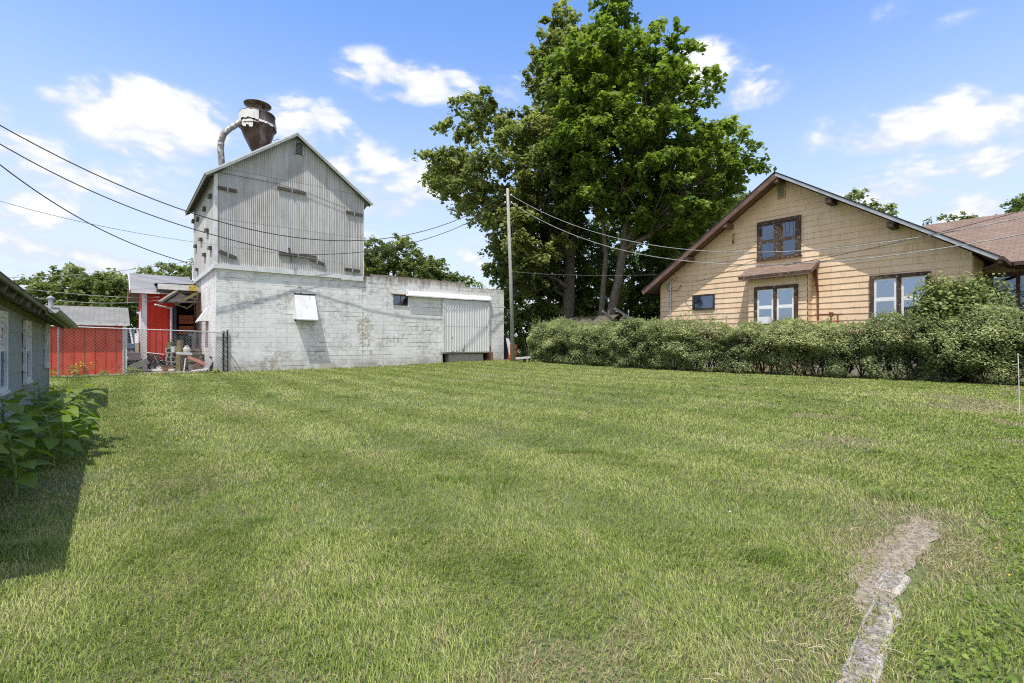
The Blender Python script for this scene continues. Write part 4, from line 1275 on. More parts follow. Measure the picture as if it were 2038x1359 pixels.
lean = thing('lean_to', 'ramshackle open lean-to with peeling board front and rusty posts between red barn and mill', 'lean-to', C0, R39)
mb = MB(); mb.slab([(-1.72, 4.55, 3.90), (-.12, 4.55, 3.93), (-.12, 6.9, 4.05), (-1.72, 6.9, 4.05)], .03); mb.build('roof', 'dark_metal', lean)
MB().box(-1.66, -.5, 4.52, 4.56, 3.62, 3.87).build('front_board', 'white_peel', lean)
MB().box(-.498, -.13, 4.515, 4.56, 3.62, 3.88).build('yellow_sign', 'yellow_sign', lean)
MB().box(-1.70, -.12, 4.58, 4.66, 3.48, 3.66).build('beam', 'dark_wood', lean)
MB().beam((-1.62, 3.95, 2.98), (-.95, 4.55, 3.56), .16, .10).build('awning_edge', 'grey_wood', lean)
mb = MB(); mb.slab([(-1.56, 3.98, 2.98), (-.15, 4.1, 3.05), (-.15, 5.2, 3.62), (-.92, 4.58, 3.56)], .03); mb.build('awning', 'dark_metal', lean)
MB().beam((-1.05, 4.2, 2.92), (-.2, 4.25, 3.5), .12, .12).build('rafter', 'mossy_wood', lean)
MB().beam((-.16, 4.5, 0), (-.16, 4.5, 3.6), .07, .07).build('post', 'rust_brown', lean)
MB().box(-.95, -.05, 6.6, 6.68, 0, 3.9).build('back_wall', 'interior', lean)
MB().box(-1.02, -.93, 5.0, 5.3, 0, 3.4).build('door_jamb', 'blue_grey', lean)
mb = MB(); mb.tube([(-1.0, 4.15, 2.95), (-.6, 4.2, 2.75), (-.2, 4.3, 3.1)], .02, 5); mb.tube([(-.95, 4.25, 2.9), (-.55, 4.3, 2.82), (-.2, 4.35, 3.2)], .018, 5); mb.build('hanging_cable', 'mossy_wood', lean)
for i, (z, h) in enumerate(((2.10, .42), (1.60, .40))):
    o_ = MB().box(-.78, -.20, 5.6, 6.3, z, z + h).build('steel_crate', 'orange_steel')
    o_.matrix_world = Matrix.Translation(C0) @ Matrix.Rotation(R39, 4, 'Z')
    tag(o_, ('upper' if i == 0 else 'lower') + ' rusty orange steel crate inside the dark lean-to', 'crate', 'orange crates in the lean-to')
    MB().box(-.80, -.18, 5.59, 5.6, z + .17, z + .21).build('rim', 'dark_metal', o_)
for i, xx in enumerate((-.72, -.42)):
    dr = thing('drum', ('left' if i == 0 else 'right') + ' blue grey drum below the orange crates in the lean-to', 'drum', W(C0, xx, 5.6, .82), R39, 'drums in the lean-to')
    MB().lathe([(0, 0), (.14, 0), (.14, .7), (0, .7)], n=14).build('barrel', 'teal_drum', dr)
    MB().lathe([(.146, .22), (.152, .24), (.146, .26)], n=14).lathe([(.146, .46), (.152, .48), (.146, .50)], n=14).build('hoop', 'dark_metal', dr)
o_ = MB().box(-.85, -.15, 5.4, 6.4, 0, .80).build('workbench', 'dark_wood')
o_.matrix_world = Matrix.Translation(C0) @ Matrix.Rotation(R39, 4, 'Z'); tag(o_, 'dark wooden bench under the drums in the lean-to', 'bench')

# old vehicle in the gap between shed and barn
car = thing('parked_van', 'old dark van nose showing in the gap between red shed and barn', 'van', W(C0, -3.25, 6.2, 0), R39)
mb = MB(); mb.prism([(0, .35), (0, .95), (.75, 1.12), (1.25, 1.85), (4.0, 1.9), (4.3, 1.0), (4.3, .35)], 'x', -.82, .82); mb.build('body', 'blue_grey', car)
mb = MB(); mb.face([(-.70, .82, 1.17), (.70, .82, 1.17), (.62, 1.22, 1.78), (-.62, 1.22, 1.78)]); 
for i in range(len(mb.v)): mb.v[i] = (mb.v[i][0], mb.v[i][1] - .035, mb.v[i][2] + .02)
mb.build('windshield', 'glass_dark', car)
MB().beam((.74, .70, 1.13), (.64, 1.20, 1.84), .06, .05).build('pillar', 'galv', car)
MB().box(-.8, .8, -.05, -.002, .42, .56).build('bumper', 'galv_white', car)
MB().box(-.55, .55, -.03, -.001, .62, .86).build('grille', 'brick_red', car)
for s_ in (-1, 1):
    MB().lathe([(0, 0), (.1, 0), (.1, .03)], n=12).build('headlight', 'porcelain', car).matrix_local = Matrix.Translation((s_ * .68, -.002, .74)) @ Matrix.Rotation(math.radians(90), 4, 'X')
for s_ in (-1, 1):
    for yy in (.8, 3.4):
        w_ = MB().lathe([(.1, -.09), (.3, -.09), (.31, 0), (.3, .09), (.1, .09)], n=18).build('wheel', 'black_rubber', car)
        w_.matrix_local = Matrix.Translation((s_ * .76, yy, .31)) @ Matrix.Rotation(math.radians(90), 4, 'Y')

# ------------------------------------------------------------------ chain link fence
fence = thing('chain_link_fence', 'grey chain link fence across the yard from garage to mill corner', 'fence', W(C0, .25, -.06), R39)
LF = 6.6
def ftop(x): return 1.62 + .20 * (-x / LF)
mb = MB()
pit = .11
s_ = .0034
nx = int(LF / pit)
for sgn in (1, -1):
    for i in range(-18, nx + 18):
        xa = -i * pit
        # wire climbs diagonally from z=.05 up to the rail
        z0_, z1_ = .04, 1.80
        p, q = Vector((xa, 0, z0_)), Vector((xa - sgn * (z1_ - z0_) * 1.0, 0, z1_))
        # clip in x and to the rail
        steps = []
        for t in np.linspace(0, 1, 40):
            r_ = p.lerp(q, t)
            if -LF <= r_.x <= 0 and r_.z <= ftop(r_.x): steps.append(r_)
        if len(steps) >= 2: mb.tube([steps[0], steps[-1]], s_, 3, cap=False)
MAT['fence_wire'] = pmat('fence_wire', (.16, .16, .16), (.26, .26, .26), 5, .6, metal=.3, bump=0)
mb.build('mesh', 'fence_wire', fence)
MB().tube([(-LF, 0, ftop(-LF)), (0.05, 0, ftop(0))], .021, 6).build('top_rail', 'galv', fence)
for x in (0.0, -3.1, -6.5):
    MB().tube([(x, 0.03, -.1), (x, .03, ftop(x) + .06)], .03, 8).build('post', 'dark_metal' if x > -1 else 'galv', fence)
MB().tube([(-4.85, .03, 0), (-4.85, .03, ftop(-4.85))], .022, 6).build('post', 'galv', fence)
MB().tube([(.14, .0, -.1), (.14, .0, 1.72)], .03, 8).build('gate_post', 'dark_metal', fence)
mb = MB()
for k_ in range(9):
    mb.tube([(.0, -.01 - .01 * (k_ % 3), .05 + k_ * .19), (.14, -.03, .13 + k_ * .19)], .008, 4)
    mb.tube([(.14, -.01, .03 + k_ * .19), (.02, -.03, .15 + k_ * .19)], .008, 4)
mb.build('rolled_mesh', 'dark_metal', fence)
MB().beam((.17, -.05, .85), (.62, -.18, .02), .03, .03).build('brace', 'grey_wood', fence)

# ------------------------------------------------------------------ junk behind the fence
def gpt(px, d, z=.02): return Vector(((px - CX) / F * d, d, z))
t = thing('seed_spreader', 'bright red seed spreader hopper with long white handle behind the fence', 'spreader', gpt(329, 20.6), R39)
MB().lathe([(.04, .38), (.20, .62), (.22, .66), (.20, .66), (.03, .42)], n=16).build('hopper', 'red_plastic', t)
MB().tube([(0, 0, .66), (.02, 0, 1.12)], .025, 6).build('lever', 'red_plastic', t)
MB().tube([(-.05, 0, .68), (-.75, .05, .78)], .02, 6).build('handle', 'white_vinyl', t)
MB().tube([(0, 0, .4), (0, 0, .02)], .02, 6).tube([(-.15, 0, .03), (.15, 0, .03)], .02, 6).build('stand', 'dark_metal', t)
q = random.Random(5)
t = thing('scrap_heap', 'tangled heap of black hoses and bent tubing in the yard', 'scrap', gpt(309, 20.9), R39)
mb = MB()
for i in range(26):
    c = Vector((q.uniform(-.45, .4), q.uniform(-.3, .3), q.uniform(.1, .55)))
    r_ = q.uniform(.12, .34); a0 = q.uniform(0, 6); ax = q.uniform(-.8, .8); ay = q.uniform(-.8, .8)
    M_ = Matrix.Rotation(ax, 3, 'X') @ Matrix.Rotation(ay + 1.2, 3, 'Y')
    mb.tube([c + M_ @ Vector((r_ * math.cos(a0 + u), r_ * math.sin(a0 + u), 0)) for u in np.linspace(0, q.uniform(2.5, 6), 12)], .026, 5)
mb.build('hose_tangle', 'black_rubber', t)
mb = MB()
for i in range(10):
    a = Vector((q.uniform(-.5, .5), q.uniform(-.3, .3), q.uniform(.05, .4)))
    mb.tube([a, a + Vector((q.uniform(-.5, .5), q.uniform(-.3, .3), q.uniform(-.1, .4)))], .018, 5)
mb.build('bent_tubing', 'galv', t)
for i, (px, d, tilt, lb) in enumerate(((303, 20.4, .3, 'worn black tyre leaning at the foot of the hose heap'), (316, 20.35, -.2, 'black tyre with pale hub lying by the red spreader'))):
    o_ = thing('tyre', lb, 'tyre', gpt(px, d, .16), R39, 'tyres in the yard')
    y_ = MB().lathe([(.09, -.05), (.16, -.06), (.19, 0), (.16, .06), (.09, .05)], n=18).build('tread', 'black_rubber', o_)
    y_.matrix_local = Matrix.Rotation(math.radians(80), 4, 'X') @ Matrix.Rotation(tilt, 4, 'Y')
    y_ = MB().lathe([(0, -.02), (.09, -.04), (.09, .04), (0, .02)], n=14).build('hub', 'concrete_pale' if i else 'galv', o_)
    y_.matrix_local = Matrix.Rotation(math.radians(80), 4, 'X') @ Matrix.Rotation(tilt, 4, 'Y')
lbl = ['lowest', 'second', 'third', 'fourth', 'topmost']
for i in range(5):
    for j in range(2):
        if i == 4 and j == 1: continue
        o_ = MB().box(-.20, .20, -.10, .10, 0, .185).build('concrete_block', 'block_grey')
        o_.matrix_world = Matrix.Translation(gpt(341 + j * 9, 20.3, .03 + i * .19) + B2 * (.02 * (i % 2))) @ Matrix.Rotation(R39 + q.uniform(-.12, .12), 4, 'Z')
        tag(o_, '%s grey block of the %s pile beside the red spreader' % (lbl[i], ('left', 'right')[j]), 'concrete block', 'stacked blocks in the yard')
        MB().box(-.15, -.02, -.104, -.1, .03, .155).box(.02, .15, -.104, -.1, .03, .155).build('core_hole', 'interior', o_)
o_ = MB().beam((0, 0, 0), (.03, 0, 1.28), .17, .17).build('timber_post', 'mossy_wood'); o_.location = gpt(357, 20.2); tag(o_, 'thick mossy timber post standing behind the fence', 'post')
t = thing('gas_cylinder', 'pale rounded gas cylinder beside the mossy timber post', 'cylinder', gpt(371.5, 21.2, .62))
MB().lathe([(0, 0), (.11, .0), (.15, .06), (.15, .28), (.1, .37), (.03, .40)], n=16).build('tank', 'concrete_pale', t, smooth=True)
MB().lathe([(.07, .36), (.08, .46), (.06, .46), (.05, .38)], n=12).build('collar', 'galv_white', t)
o_ = MB().box(-.25, .25, -.2, .2, 0, .62).build('wooden_box', 'dark_wood'); o_.matrix_world = Matrix.Translation(gpt(371, 21.2, 0)) @ Matrix.Rotation(R39, 4, 'Z'); tag(o_, 'dark wooden box under the pale gas cylinder', 'box')
o_ = MB().beam((-.27, 0, .0), (.27, .03, .05), .34, .025).build('tin_sheet', 'galv'); o_.location = gpt(366, 20.0, .72); o_.rotation_euler = (.25, .15, R39); tag(o_, 'folded light grey tin sheet resting on the junk pile', 'tin sheet')
o_ = MB().beam((.0, 0, .60), (1.0, .1, .08), .13, .11).build('clay_pipe', 'salmon_pipe'); o_.location = gpt(374, 19.85); o_.rotation_euler = (0, 0, R39 * .6); tag(o_, 'salmon coloured pipe leaning down toward the mill wall', 'pipe')
o_ = MB().beam((-.04, 0, 0), (.03, 0, .55), .035, .035).build('white_stake', 'white_vinyl'); o_.location = gpt(368, 19.7); tag(o_, 'short white stake leaning against the fence below the pipe', 'stake')
o_ = MB().beam((-.55, 0, .05), (.35, .1, .48), .22, .035, up=(0, 1, .5)).build('loose_plank', 'galv'); o_.location = gpt(272, 18.75); tag(o_, 'pale grey plank leaning at the corner of the red shed', 'plank', 'loose planks in the yard')
o_ = MB().beam((-.9, 0, .06), (.75, 0, .06), .22, .07).build('loose_plank', 'white_peel'); o_.location = gpt(308, 19.9); o_.rotation_euler = (0, 0, R39 * .3); tag(o_, 'long whitewashed plank lying on the ground before the heap', 'plank', 'loose planks in the yard')
o_ = MB().beam((-.3, 0, .05), (.3, 0, .12), .2, .05).build('loose_plank', 'white_vinyl'); o_.location = gpt(399, 19.6); o_.rotation_euler = (0, 0, .3); tag(o_, 'short white plank on the ground at the mill foot', 'plank', 'loose planks in the yard')
t = thing('cable_spool', 'small wooden cable spool among the junk left of the barn corner', 'spool', gpt(273, 20.2), R39)
MB().lathe([(0, .0), (.24, 0), (.24, .05), (.1, .05), (.1, .3), (.24, .3), (.24, .35), (0, .35)], n=16).build('reel', 'grey_wood', t)
MB().lathe([(.11, .06), (.19, .08), (.19, .27), (.11, .29)], n=16).build('cable', 'black_rubber', t)
o_ = MB().box(-.22, .22, -.16, .16, 0, .3).build('plastic_bin', 'concrete_pale'); o_.matrix_world = Matrix.Translation(gpt(268, 20.6, .46)) @ Matrix.Rotation(R39, 4, 'Z'); tag(o_, 'whitish plastic bin on a dark crate beside the red shed corner', 'bin')
MB().box(-.24, .24, -.18, .18, .3, .33).build('rim', 'white_vinyl', o_)
o_ = MB().box(-.3, .3, -.22, .22, 0, .46).build('storage_crate', 'dark_metal'); o_.matrix_world = Matrix.Translation(gpt(268, 20.6, 0)) @ Matrix.Rotation(R39, 4, 'Z'); tag(o_, 'dark crate under the whitish bin beside the red shed corner', 'crate')

def yard_box(name, px, d, sx, sy, sz, z, mat, label, cat, rot=0.0, group='boxes and pails in the yard'):
    o_ = MB().box(-sx / 2, sx / 2, -sy / 2, sy / 2, 0, sz).build(name, mat)
    o_.matrix_world = Matrix.Translation(gpt(px, d, z)) @ Matrix.Rotation(R39 + rot, 4, 'Z')
    tag(o_, label, cat, group)
    MB().box(-sx / 2 - .008, sx / 2 + .008, -sy / 2 - .008, sy / 2 + .008, sz - .04, sz + .004).build('lid', 'dark_wood' if mat != 'white_vinyl' else 'galv', o_)
    return o_
yard_box('carton', 333, 20.0, .36, .3, .24, .03, 'brick_red', 'low rusty brown carton at the foot of the block pile', 'box', .2)
yard_box('carton', 384, 20.9, .42, .34, .34, .03, 'rust_brown', 'rust brown box on the ground behind the leaning pipe', 'box', -.1)
yard_box('carton', 386, 20.9, .34, .3, .26, .38, 'mossy_wood', 'smaller mossy box on top of the rust brown box', 'box', .3)
yard_box('carton', 296, 21.2, .5, .34, .3, .03, 'dark_metal', 'black box half hidden left of the hose heap', 'box', .1)
yard_box('carton', 350, 21.4, .44, .34, .62, .03, 'teal_drum', 'tall blue grey box behind the block pile', 'box', .05)
yard_box('carton', 322, 21.5, .5, .4, .36, .03, 'rust_brown', 'brown box against the red barn wall behind the heap', 'box', -.2)
for i, (px, d, z, m_, lb) in enumerate(((346, 20.2, .80, 'white_vinyl', 'white pail standing on top of the block pile'), (339, 20.3, .99, 'stem_green', 'small green pail perched on the topmost block'), (362, 20.9, .03, 'yellow_sign', 'yellow pail on the ground right of the timber post'), (380, 20.3, .03, 'galv', 'grey pail below the leaning pipe'), (287, 20.0, .03, 'concrete_pale', 'pale pail beside the loose whitewashed plank'))):
    t = thing('pail', lb, 'pail', gpt(px, d, z), 0, 'boxes and pails in the yard')
    MB().lathe([(0, 0), (.09, 0), (.115, .24), (.12, .25), (.105, .25), (.09, .03)], n=14).build('bucket', m_, t)
    MB().tube([(-.115, 0, .24), (-.08, .02, .33), (0, .03, .36), (.08, .02, .33), (.115, 0, .24)], .006, 5).build('handle', 'dark_metal', t)
t = thing('pallet', 'grey wooden pallet propped upright before the dark lean-to', 'pallet', gpt(376, 21.6, .0), R39)
mb = MB()
for i in range(6): mb.box(-.5, .5, -.03, -.01, .03 + i * .16, .12 + i * .16)
mb.build('slats', 'grey_wood', t)
MB().box(-.5, -.42, -.01, .08, .02, .95).box(-.04, .04, -.01, .08, .02, .95).box(.42, .5, -.01, .08, .02, .95).each(6, 'runner', 'grey_wood', t)

# ------------------------------------------------------------------ utility pole
PB = Vector((.06, 27.0, .10))
pole = thing('utility_pole', 'weathered wooden utility pole leaning slightly beside the long block wall', 'pole', PB)
PT = Vector((-.25, 27.0, 9.8)) - PB
mb = MB(); mb.tube([Vector((0, 0, -.3)), PT * .5 + Vector((.02, 0, 0)), PT], [.12, .10, .075], 14); mb.build('shaft', 'pole_wood', pole, smooth=True)
mb = MB()
for zz in (9.28, 8.86):
    mb.lathe([(.02, 0), (.05, .02), (.05, .07), (.03, .10), (.0, .10)], (PT.x * zz / 9.7 - .16, -.02, zz), 8); mb.lathe([(.02, 0), (.05, .02), (.05, .07), (.03, .10), (.0, .10)], (PT.x * zz / 9.7 + .2, -.02, zz), 8)
mb.build('insulator', 'porcelain', pole)
mb = MB()
for zz in (9.33, 8.91): mb.tube([(PT.x * zz / 9.7 - .16, -.02, zz), (PT.x * zz / 9.7 + .2, -.02, zz)], .02, 6)
mb.tube([(.14, -.02, 2.0), (.05, -.1, 5.0), (-.05, -.1, 8.0)], .012, 4)
mb.tube([(-.17 - .1, 0, 5.75), (.0, -.13, 5.75), (.07, 0, 5.75)], .015, 4)
mb.build('pole_hardware', 'dark_metal', pole)


# ------------------------------------------------------------------ overhead wires
def spline(P, n=10):
    P = [Vector(p) for p in P]
    P = [P[0] * 2 - P[1]] + P + [P[-1] * 2 - P[-2]]
    out = []
    for i in range(1, len(P) - 2):
        a, b_, c, d_ = P[i - 1:i + 3]
        for u in np.linspace(0, 1, n, endpoint=False):
            u2, u3 = u * u, u * u * u
            out.append(.5 * ((2 * b_) + (c - a) * u + (2 * a - 5 * b_ + 4 * c - d_) * u2 + (3 * b_ - a - 3 * c + d_) * u3))
    out.append(P[-2]); return out


def wire(P, r, label, mat='wire_black', deg=3, free=False):
    """smooth hanging wire through points in one vertical plane; free: first point only sets the plan end"""
    A0, A1 = Vector(P[0]), Vector(P[-1])
    dxy = (A1 - A0).xy; L = dxy.length
    s = np.array([(Vector(p) - A0).xy.dot(dxy) / L for p in P]); z = np.array([p[2] for p in P])
    off = np.array([((Vector(p) - A0).xy - dxy * (t / L)).length for p, t in zip(P, s)])
    w = np.ones(len(P)); w[-1] = 30; w[0] = .001 if free else 30
    c = np.polyfit(s, z, min(deg, len(P) - 1), w=w)
    S = np.linspace(0, L, 49)
    pts = [Vector((A0.x + dxy.x * t / L, A0.y + dxy.y * t / L, float(np.polyval(c, t)))) for t in S]
    o_ = MB().tube(pts, r, 6, cap=False).build('overhead_wire', mat)
    tag(o_, label, 'wire', 'overhead wires')
    return o_


def lin(px, py, a, b_):
    """point on the vertical plane through plan points a,b at pixel px,py"""
    k_ = (px - CX) / F
    dx, dy = b_[0] - a[0], b_[1] - a[1]
    s_ = (k_ * a[1] - a[0]) / (dx - k_ * dy)
    d_ = a[1] + s_ * dy
    return at(px, py, d_)


LP = (-20.5, 9.0)                       # pole outside the frame at left
P27 = (-.25, 26.9)
wire([Vector((*LP, 9.6))] + [lin(x, y, LP, P27) for x, y in ((0, 252), (100, 302), (200, 348), (300, 390), (390, 426), (500, 458), (600, 476), (718, 478), (850, 455), (940, 425))] + [Vector((-.42, 26.9, 9.42))], .018, 'uppermost black cable crossing in front of the tin tower to the pole', free=True)
BR = W(C0, 2.7, -.32, 5.02)
LP2 = tuple((BR + B2 * -16 - A2 * 1.6)[:2])
wire([Vector((*LP2, 9.3))] + [lin(x, y, LP2, BR[:2]) for x, y in ((0, 287), (100, 340), (200, 388), (300, 428), (430, 470), (520, 490))] + [BR], .018, 'thick black cable from the left ending at the bracket low on the tin tower', free=True)
wire([BR] + [lin(x, y, BR[:2], P27) for x, y in ((650, 505), (718, 502), (800, 488), (870, 468), (930, 444))] + [Vector((-.42, 26.9, 9.0))], .017, 'black cable rising from the tower bracket to the utility pole')
WH = W(C0, -.36, 6.65, 5.2)
LP3 = (-20.6, 9.0)
wire([Vector((*LP3, 9.2))] + [lin(x, y, LP3, WH[:2]) for x, y in ((0, 328), (100, 398), (200, 457), (290, 495))] + [WH], .022, 'thick black service cable sagging steeply to the left rear corner of the mill', free=True)
E4 = W(C0, 5.9, -.12, 4.75)
LP4 = tuple((E4 + B2 * -19 - A2 * 1.2)[:2])
wire([Vector((*LP4, 7.9))] + [lin(x, y, LP4, E4[:2]) for x, y in ((0, 400), (180, 445), (390, 483), (572, 504), (650, 521))] + [E4], .009, 'thin grey wire running low along the tin tower front', 'wire_grey', free=True)
wire([at(-200, 545, 33), at(0, 548, 33), at(165, 546, 33), at(280, 538, 33), at(372, 522, 33), at(420, 512, 33)], .017, 'thin wire above the far treetops at left', 'wire_grey', 2)
wire([at(-50, 566, 22), at(90, 579, 22), at(180, 588, 22), at(260, 591, 22), at(318, 591, 22)], .013, 'upper pale wire passing before the red barn gable', 'wire_grey')
wire([at(-50, 574, 22), at(110, 597, 22), at(200, 603, 22), at(260, 602, 22), at(316, 597, 22)], .013, 'lower pale wire passing before the red barn gable', 'wire_grey')
RP = (18.0, 8.0)
wire([Vector((-.06, 26.9, 9.40))] + [lin(x, y, P27, RP) for x, y in ((1090, 424), (1180, 462), (1330, 490), (1510, 507), (1700, 490), (1850, 466), (2038, 428))] + [Vector((18, 8, 6.2))], .014, 'upper pale cable from the pole across the upstairs window of the cream house', 'wire_grey')
wire([Vector((-.06, 26.9, 8.98))] + [lin(x, y, P27, RP) for x, y in ((1090, 442), (1150, 470), (1300, 512), (1500, 530), (1700, 516), (1850, 495), (2038, 462))] + [Vector((18, 8, 5.6))], .016, 'lower pale cable from the pole across the bay roof of the cream house', 'wire_grey')
wire([lin(1560, 528, P27, RP), lin(1640, 516, P27, RP), lin(1760, 487, P27, RP), lin(1880, 458, P27, RP), lin(2038, 420, P27, RP), Vector((18, 8.05, 6.6))], .010, 'thin dark wire rising to the right before the cream gable', 'wire_black')
wire([at(1015, 540, 27), at(1100, 546, 27), at(1200, 548, 27), at(1340, 546, 27)] , .005, 'very thin pale wire crossing before the tree trunks', 'wire_grey')
wire([W(H0, -.09, 10.8, 4.3), W(H0, -.5, 9.5, 4.02), W(H0, -.9, 8.0, 4.15), W(H0, -1.5, 6, 4.55)], .009, 'thin black drop wire along the left half of the cream facade', 'wire_black')

# ------------------------------------------------------------------ trees
def in_poly(x, y, P):
    c = np.zeros(len(x), bool); n = len(P)
    for i in range(n):
        x0, y0 = P[i]; x1, y1 = P[(i + 1) % n]
        cond = ((y0 > y) != (y1 > y)) & (x < (x1 - x0) * (y - y0) / (y1 - y0 + 1e-12) + x0)
        c ^= cond
    return c


def poly_dist(x, y, P):
    d = np.full(len(x), 1e9); n = len(P)
    for i in range(n):
        a = np.array(P[i]); b = np.array(P[(i + 1) % n]); ab = b - a
        t = np.clip(((x - a[0]) * ab[0] + (y - a[1]) * ab[1]) / (ab @ ab + 1e-12), 0, 1)
        d = np.minimum(d, np.hypot(x - a[0] - t * ab[0], y - a[1] - t * ab[1]))
    return d


def puffs(poly_px, D, thick, n_try, spacing, rng, edge=4.0, tmin=.35, inset=.0):
    """clump centres filling a crown volume whose frontal outline is poly (metres x,z at distance D)"""
    P = [((px - CX) / F * D, HC + (CY - py) / F * D) for px, py in poly_px]
    xs = np.array([p[0] for p in P]); zs = np.array([p[1] for p in P])
    X = rng.uniform(xs.min(), xs.max(), n_try); Z = rng.uniform(zs.min(), zs.max(), n_try)
    m = in_poly(X, Z, P); X, Z = X[m], Z[m]
    ed = poly_dist(X, Z, P)
    m = ed > inset; X, Z, ed = X[m], Z[m], ed[m]
    T = thick * (tmin + (1 - tmin) * np.sqrt(np.clip(ed / edge, 0, 1)))
    Y = D + rng.uniform(-1, 1, len(X)) * T
    C = np.stack([X, Y, Z], 1)
    keep = []
    for c in C:
        if not keep or min(np.sum((np.array(keep) - c) ** 2, 1)) > spacing ** 2: keep.append(c)
    return np.array(keep), P


def sag_curve(a, b_, n=6, bow=.0):
    a, b_ = Vector(a), Vector(b_)
    out = []
    for t in np.linspace(0, 1, n):
        p = a.lerp(b_, t); p.z += bow * math.sin(math.pi * t)
        out.append(p)
    return out


def make_tree(name, label, cat, C, stems, leaf_mat, bark, base, n_leaf, leaf_size, puff_r, rng, group=None, flat=.75, n_limb=9, tone_shift=0.0, limb_r=.16, up=.55, hang=0.2):
    """C: clump centres; stems: list of (points, radii) trunks in world coordinates"""
    base = Vector(base)
    t = thing(name, label, cat, base, 0, group)
    Cc = C - np.array(base)[None, :]
    # trunk
    mb = MB()
    axis = []
    for pts, rad in stems:
        pp = [Vector(p) - base for p in pts]
        n = 5
        PP, RR = [], []
        for i in range(len(pp) - 1):
            for u in np.linspace(0, 1, n, endpoint=False):
                PP.append(pp[i].lerp(pp[i + 1], u)); RR.append(rad[i] * (1 - u) + rad[i + 1] * u)
        PP.append(pp[-1]); RR.append(rad[-1])
        mb.tube(PP, RR, 10)
        axis += list(zip(PP, RR))
    mb.build('trunk', bark, t, smooth=True)
    # limbs to clusters of clumps
    K = min(n_limb, len(Cc))
    cen = Cc[rng.choice(len(Cc), K, replace=False)]
    for _ in range(6):
        lab = np.argmin(((Cc[:, None, :] - cen[None]) ** 2).sum(2), 1)
        cen = np.array([Cc[lab == j].mean(0) if (lab == j).any() else cen[j] for j in range(K)])
    mb = MB()
    AX = np.array([p[:] for p, r in axis]); AR = [r for p, r in axis]
    for j in range(K):
        c = cen[j]
        hd = np.hypot(AX[:, 0] - c[0], AX[:, 1] - c[1])
        want = c[2] - hd * .75
        i0 = int(np.argmin(np.abs(AX[:, 2] - want) + .35 * hd))
        a = Vector(AX[i0]); r0 = min(limb_r, AR[i0] * .75)
        L = sag_curve(a, c, 7, rng.uniform(-.3, .5))
        for q_ in L[1:-1]:
            q_ += Vector(rng.normal(size=3) * .18)
        mb.tube(L, list(np.linspace(r0, r0 * .35, 7)), 7)
        for pc in Cc[lab == j]:
            u = rng.uniform(.35, 1.0); k0 = int(u * 6)
            s0 = L[k0]
            S = sag_curve(s0, pc, 5, rng.uniform(-.1, .3))
            for q_ in S[1:-1]: q_ += Vector(rng.normal(size=3) * .08)
            mb.tube(S, list(np.linspace(r0 * .33, .012, 5)), 5)
    mb.build('branches', bark, t, smooth=True)
    # leaves: each clump is a flattened spray
    nper = int(n_leaf / len(Cc))
    rad = puff_r * rng.uniform(.65, 1.3, len(Cc))
    V, O, T = [], [], []
    for c, r in zip(Cc, rad):
        m = int(nper * (r / puff_r) ** 2) + 4
        # several twigs per clump, leaves along them
        ntw = max(3, m // 26)
        tw = rng.normal(size=(ntw, 3)); tw[:, 2] = tw[:, 2] * .6 + .1
        tw /= np.linalg.norm(tw, axis=1)[:, None]
        tw *= r * rng.uniform(.6, 1.25, ntw)[:, None] * np.array([1, 1, flat])
        w_ = rng.integers(0, ntw, m)
        s_ = np.sqrt(rng.uniform(.08, 1, m))
        p = tw[w_] * s_[:, None] + rng.normal(size=(m, 3)) * r * .13
        p[:, 2] -= hang * r * s_ ** 2
        V.append(c + p); O.append(p / r * .5)
        tone = .44 + tone_shift + .15 * rng.normal() + .20 * rng.normal(size=m) + .20 * (p[:, 2] / r)  # light on clump tops put into the leaf tone, paler upward
        T.append(tone)
    V = np.concatenate(V); O = np.concatenate(O); T = np.concatenate(T)
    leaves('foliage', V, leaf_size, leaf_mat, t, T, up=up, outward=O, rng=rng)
    return t


def tp(px, py, d): return at(px, py, d)


rg = np.random.default_rng(21)
# big left maple
polyL = [(833, 348), (868, 300), (905, 235), (940, 205), (958, 150), (972, 146), (990, 205), (1020, 175), (1045, 115), (1072, 70), (1100, 20), (1130, 8), (1150, 70), (1175, 60), (1190, 150), (1180, 280), (1190, 400), (1170, 470), (1140, 500), (1100, 560), (1075, 600), (1010, 610), (985, 575), (955, 545), (950, 500), (965, 460), (930, 445), (900, 440), (880, 400), (860, 400)]
C, _ = puffs(polyL, 34, 4.8, 4800, 1.04, rg, inset=.75)
dens = vnoise(C[:, 0] + 3, C[:, 2], .42, 5)
C = C[(dens > .26) | (C[:, 0] > 2.6)]
stL = [([tp(1128, 700, 34), tp(1130, 640, 34), tp(1133, 560, 34), tp(1134, 512, 34)], [.52, .44, .40, .36]),
       ([tp(1134, 515, 34), tp(1115, 475, 33.6), tp(1085, 400, 33), tp(1040, 330, 32.5), tp(1000, 280, 32)], [.27, .24, .20, .14, .05]),
       ([tp(1136, 515, 34), tp(1140, 440, 34.2), tp(1138, 330, 34.5), tp(1130, 200, 34.5), tp(1125, 80, 34.5)], [.28, .26, .22, .15, .04]),
       ([tp(1115, 475, 33.6), tp(1068, 430, 33), tp(1015, 390, 32.4), tp(950, 350, 32)], [.15, .13, .10, .04])]
make_tree('maple_tree', 'spreading olive green maple with forked grey trunk behind the utility pole', 'tree', C, stL, 'maple_olive', 'bark_grey', at(1128, 690, 34) * 1.0, 60000, .30, .92, rg, 'large maples behind the hedge', n_limb=14, tone_shift=.02, hang=.35, up=.9)
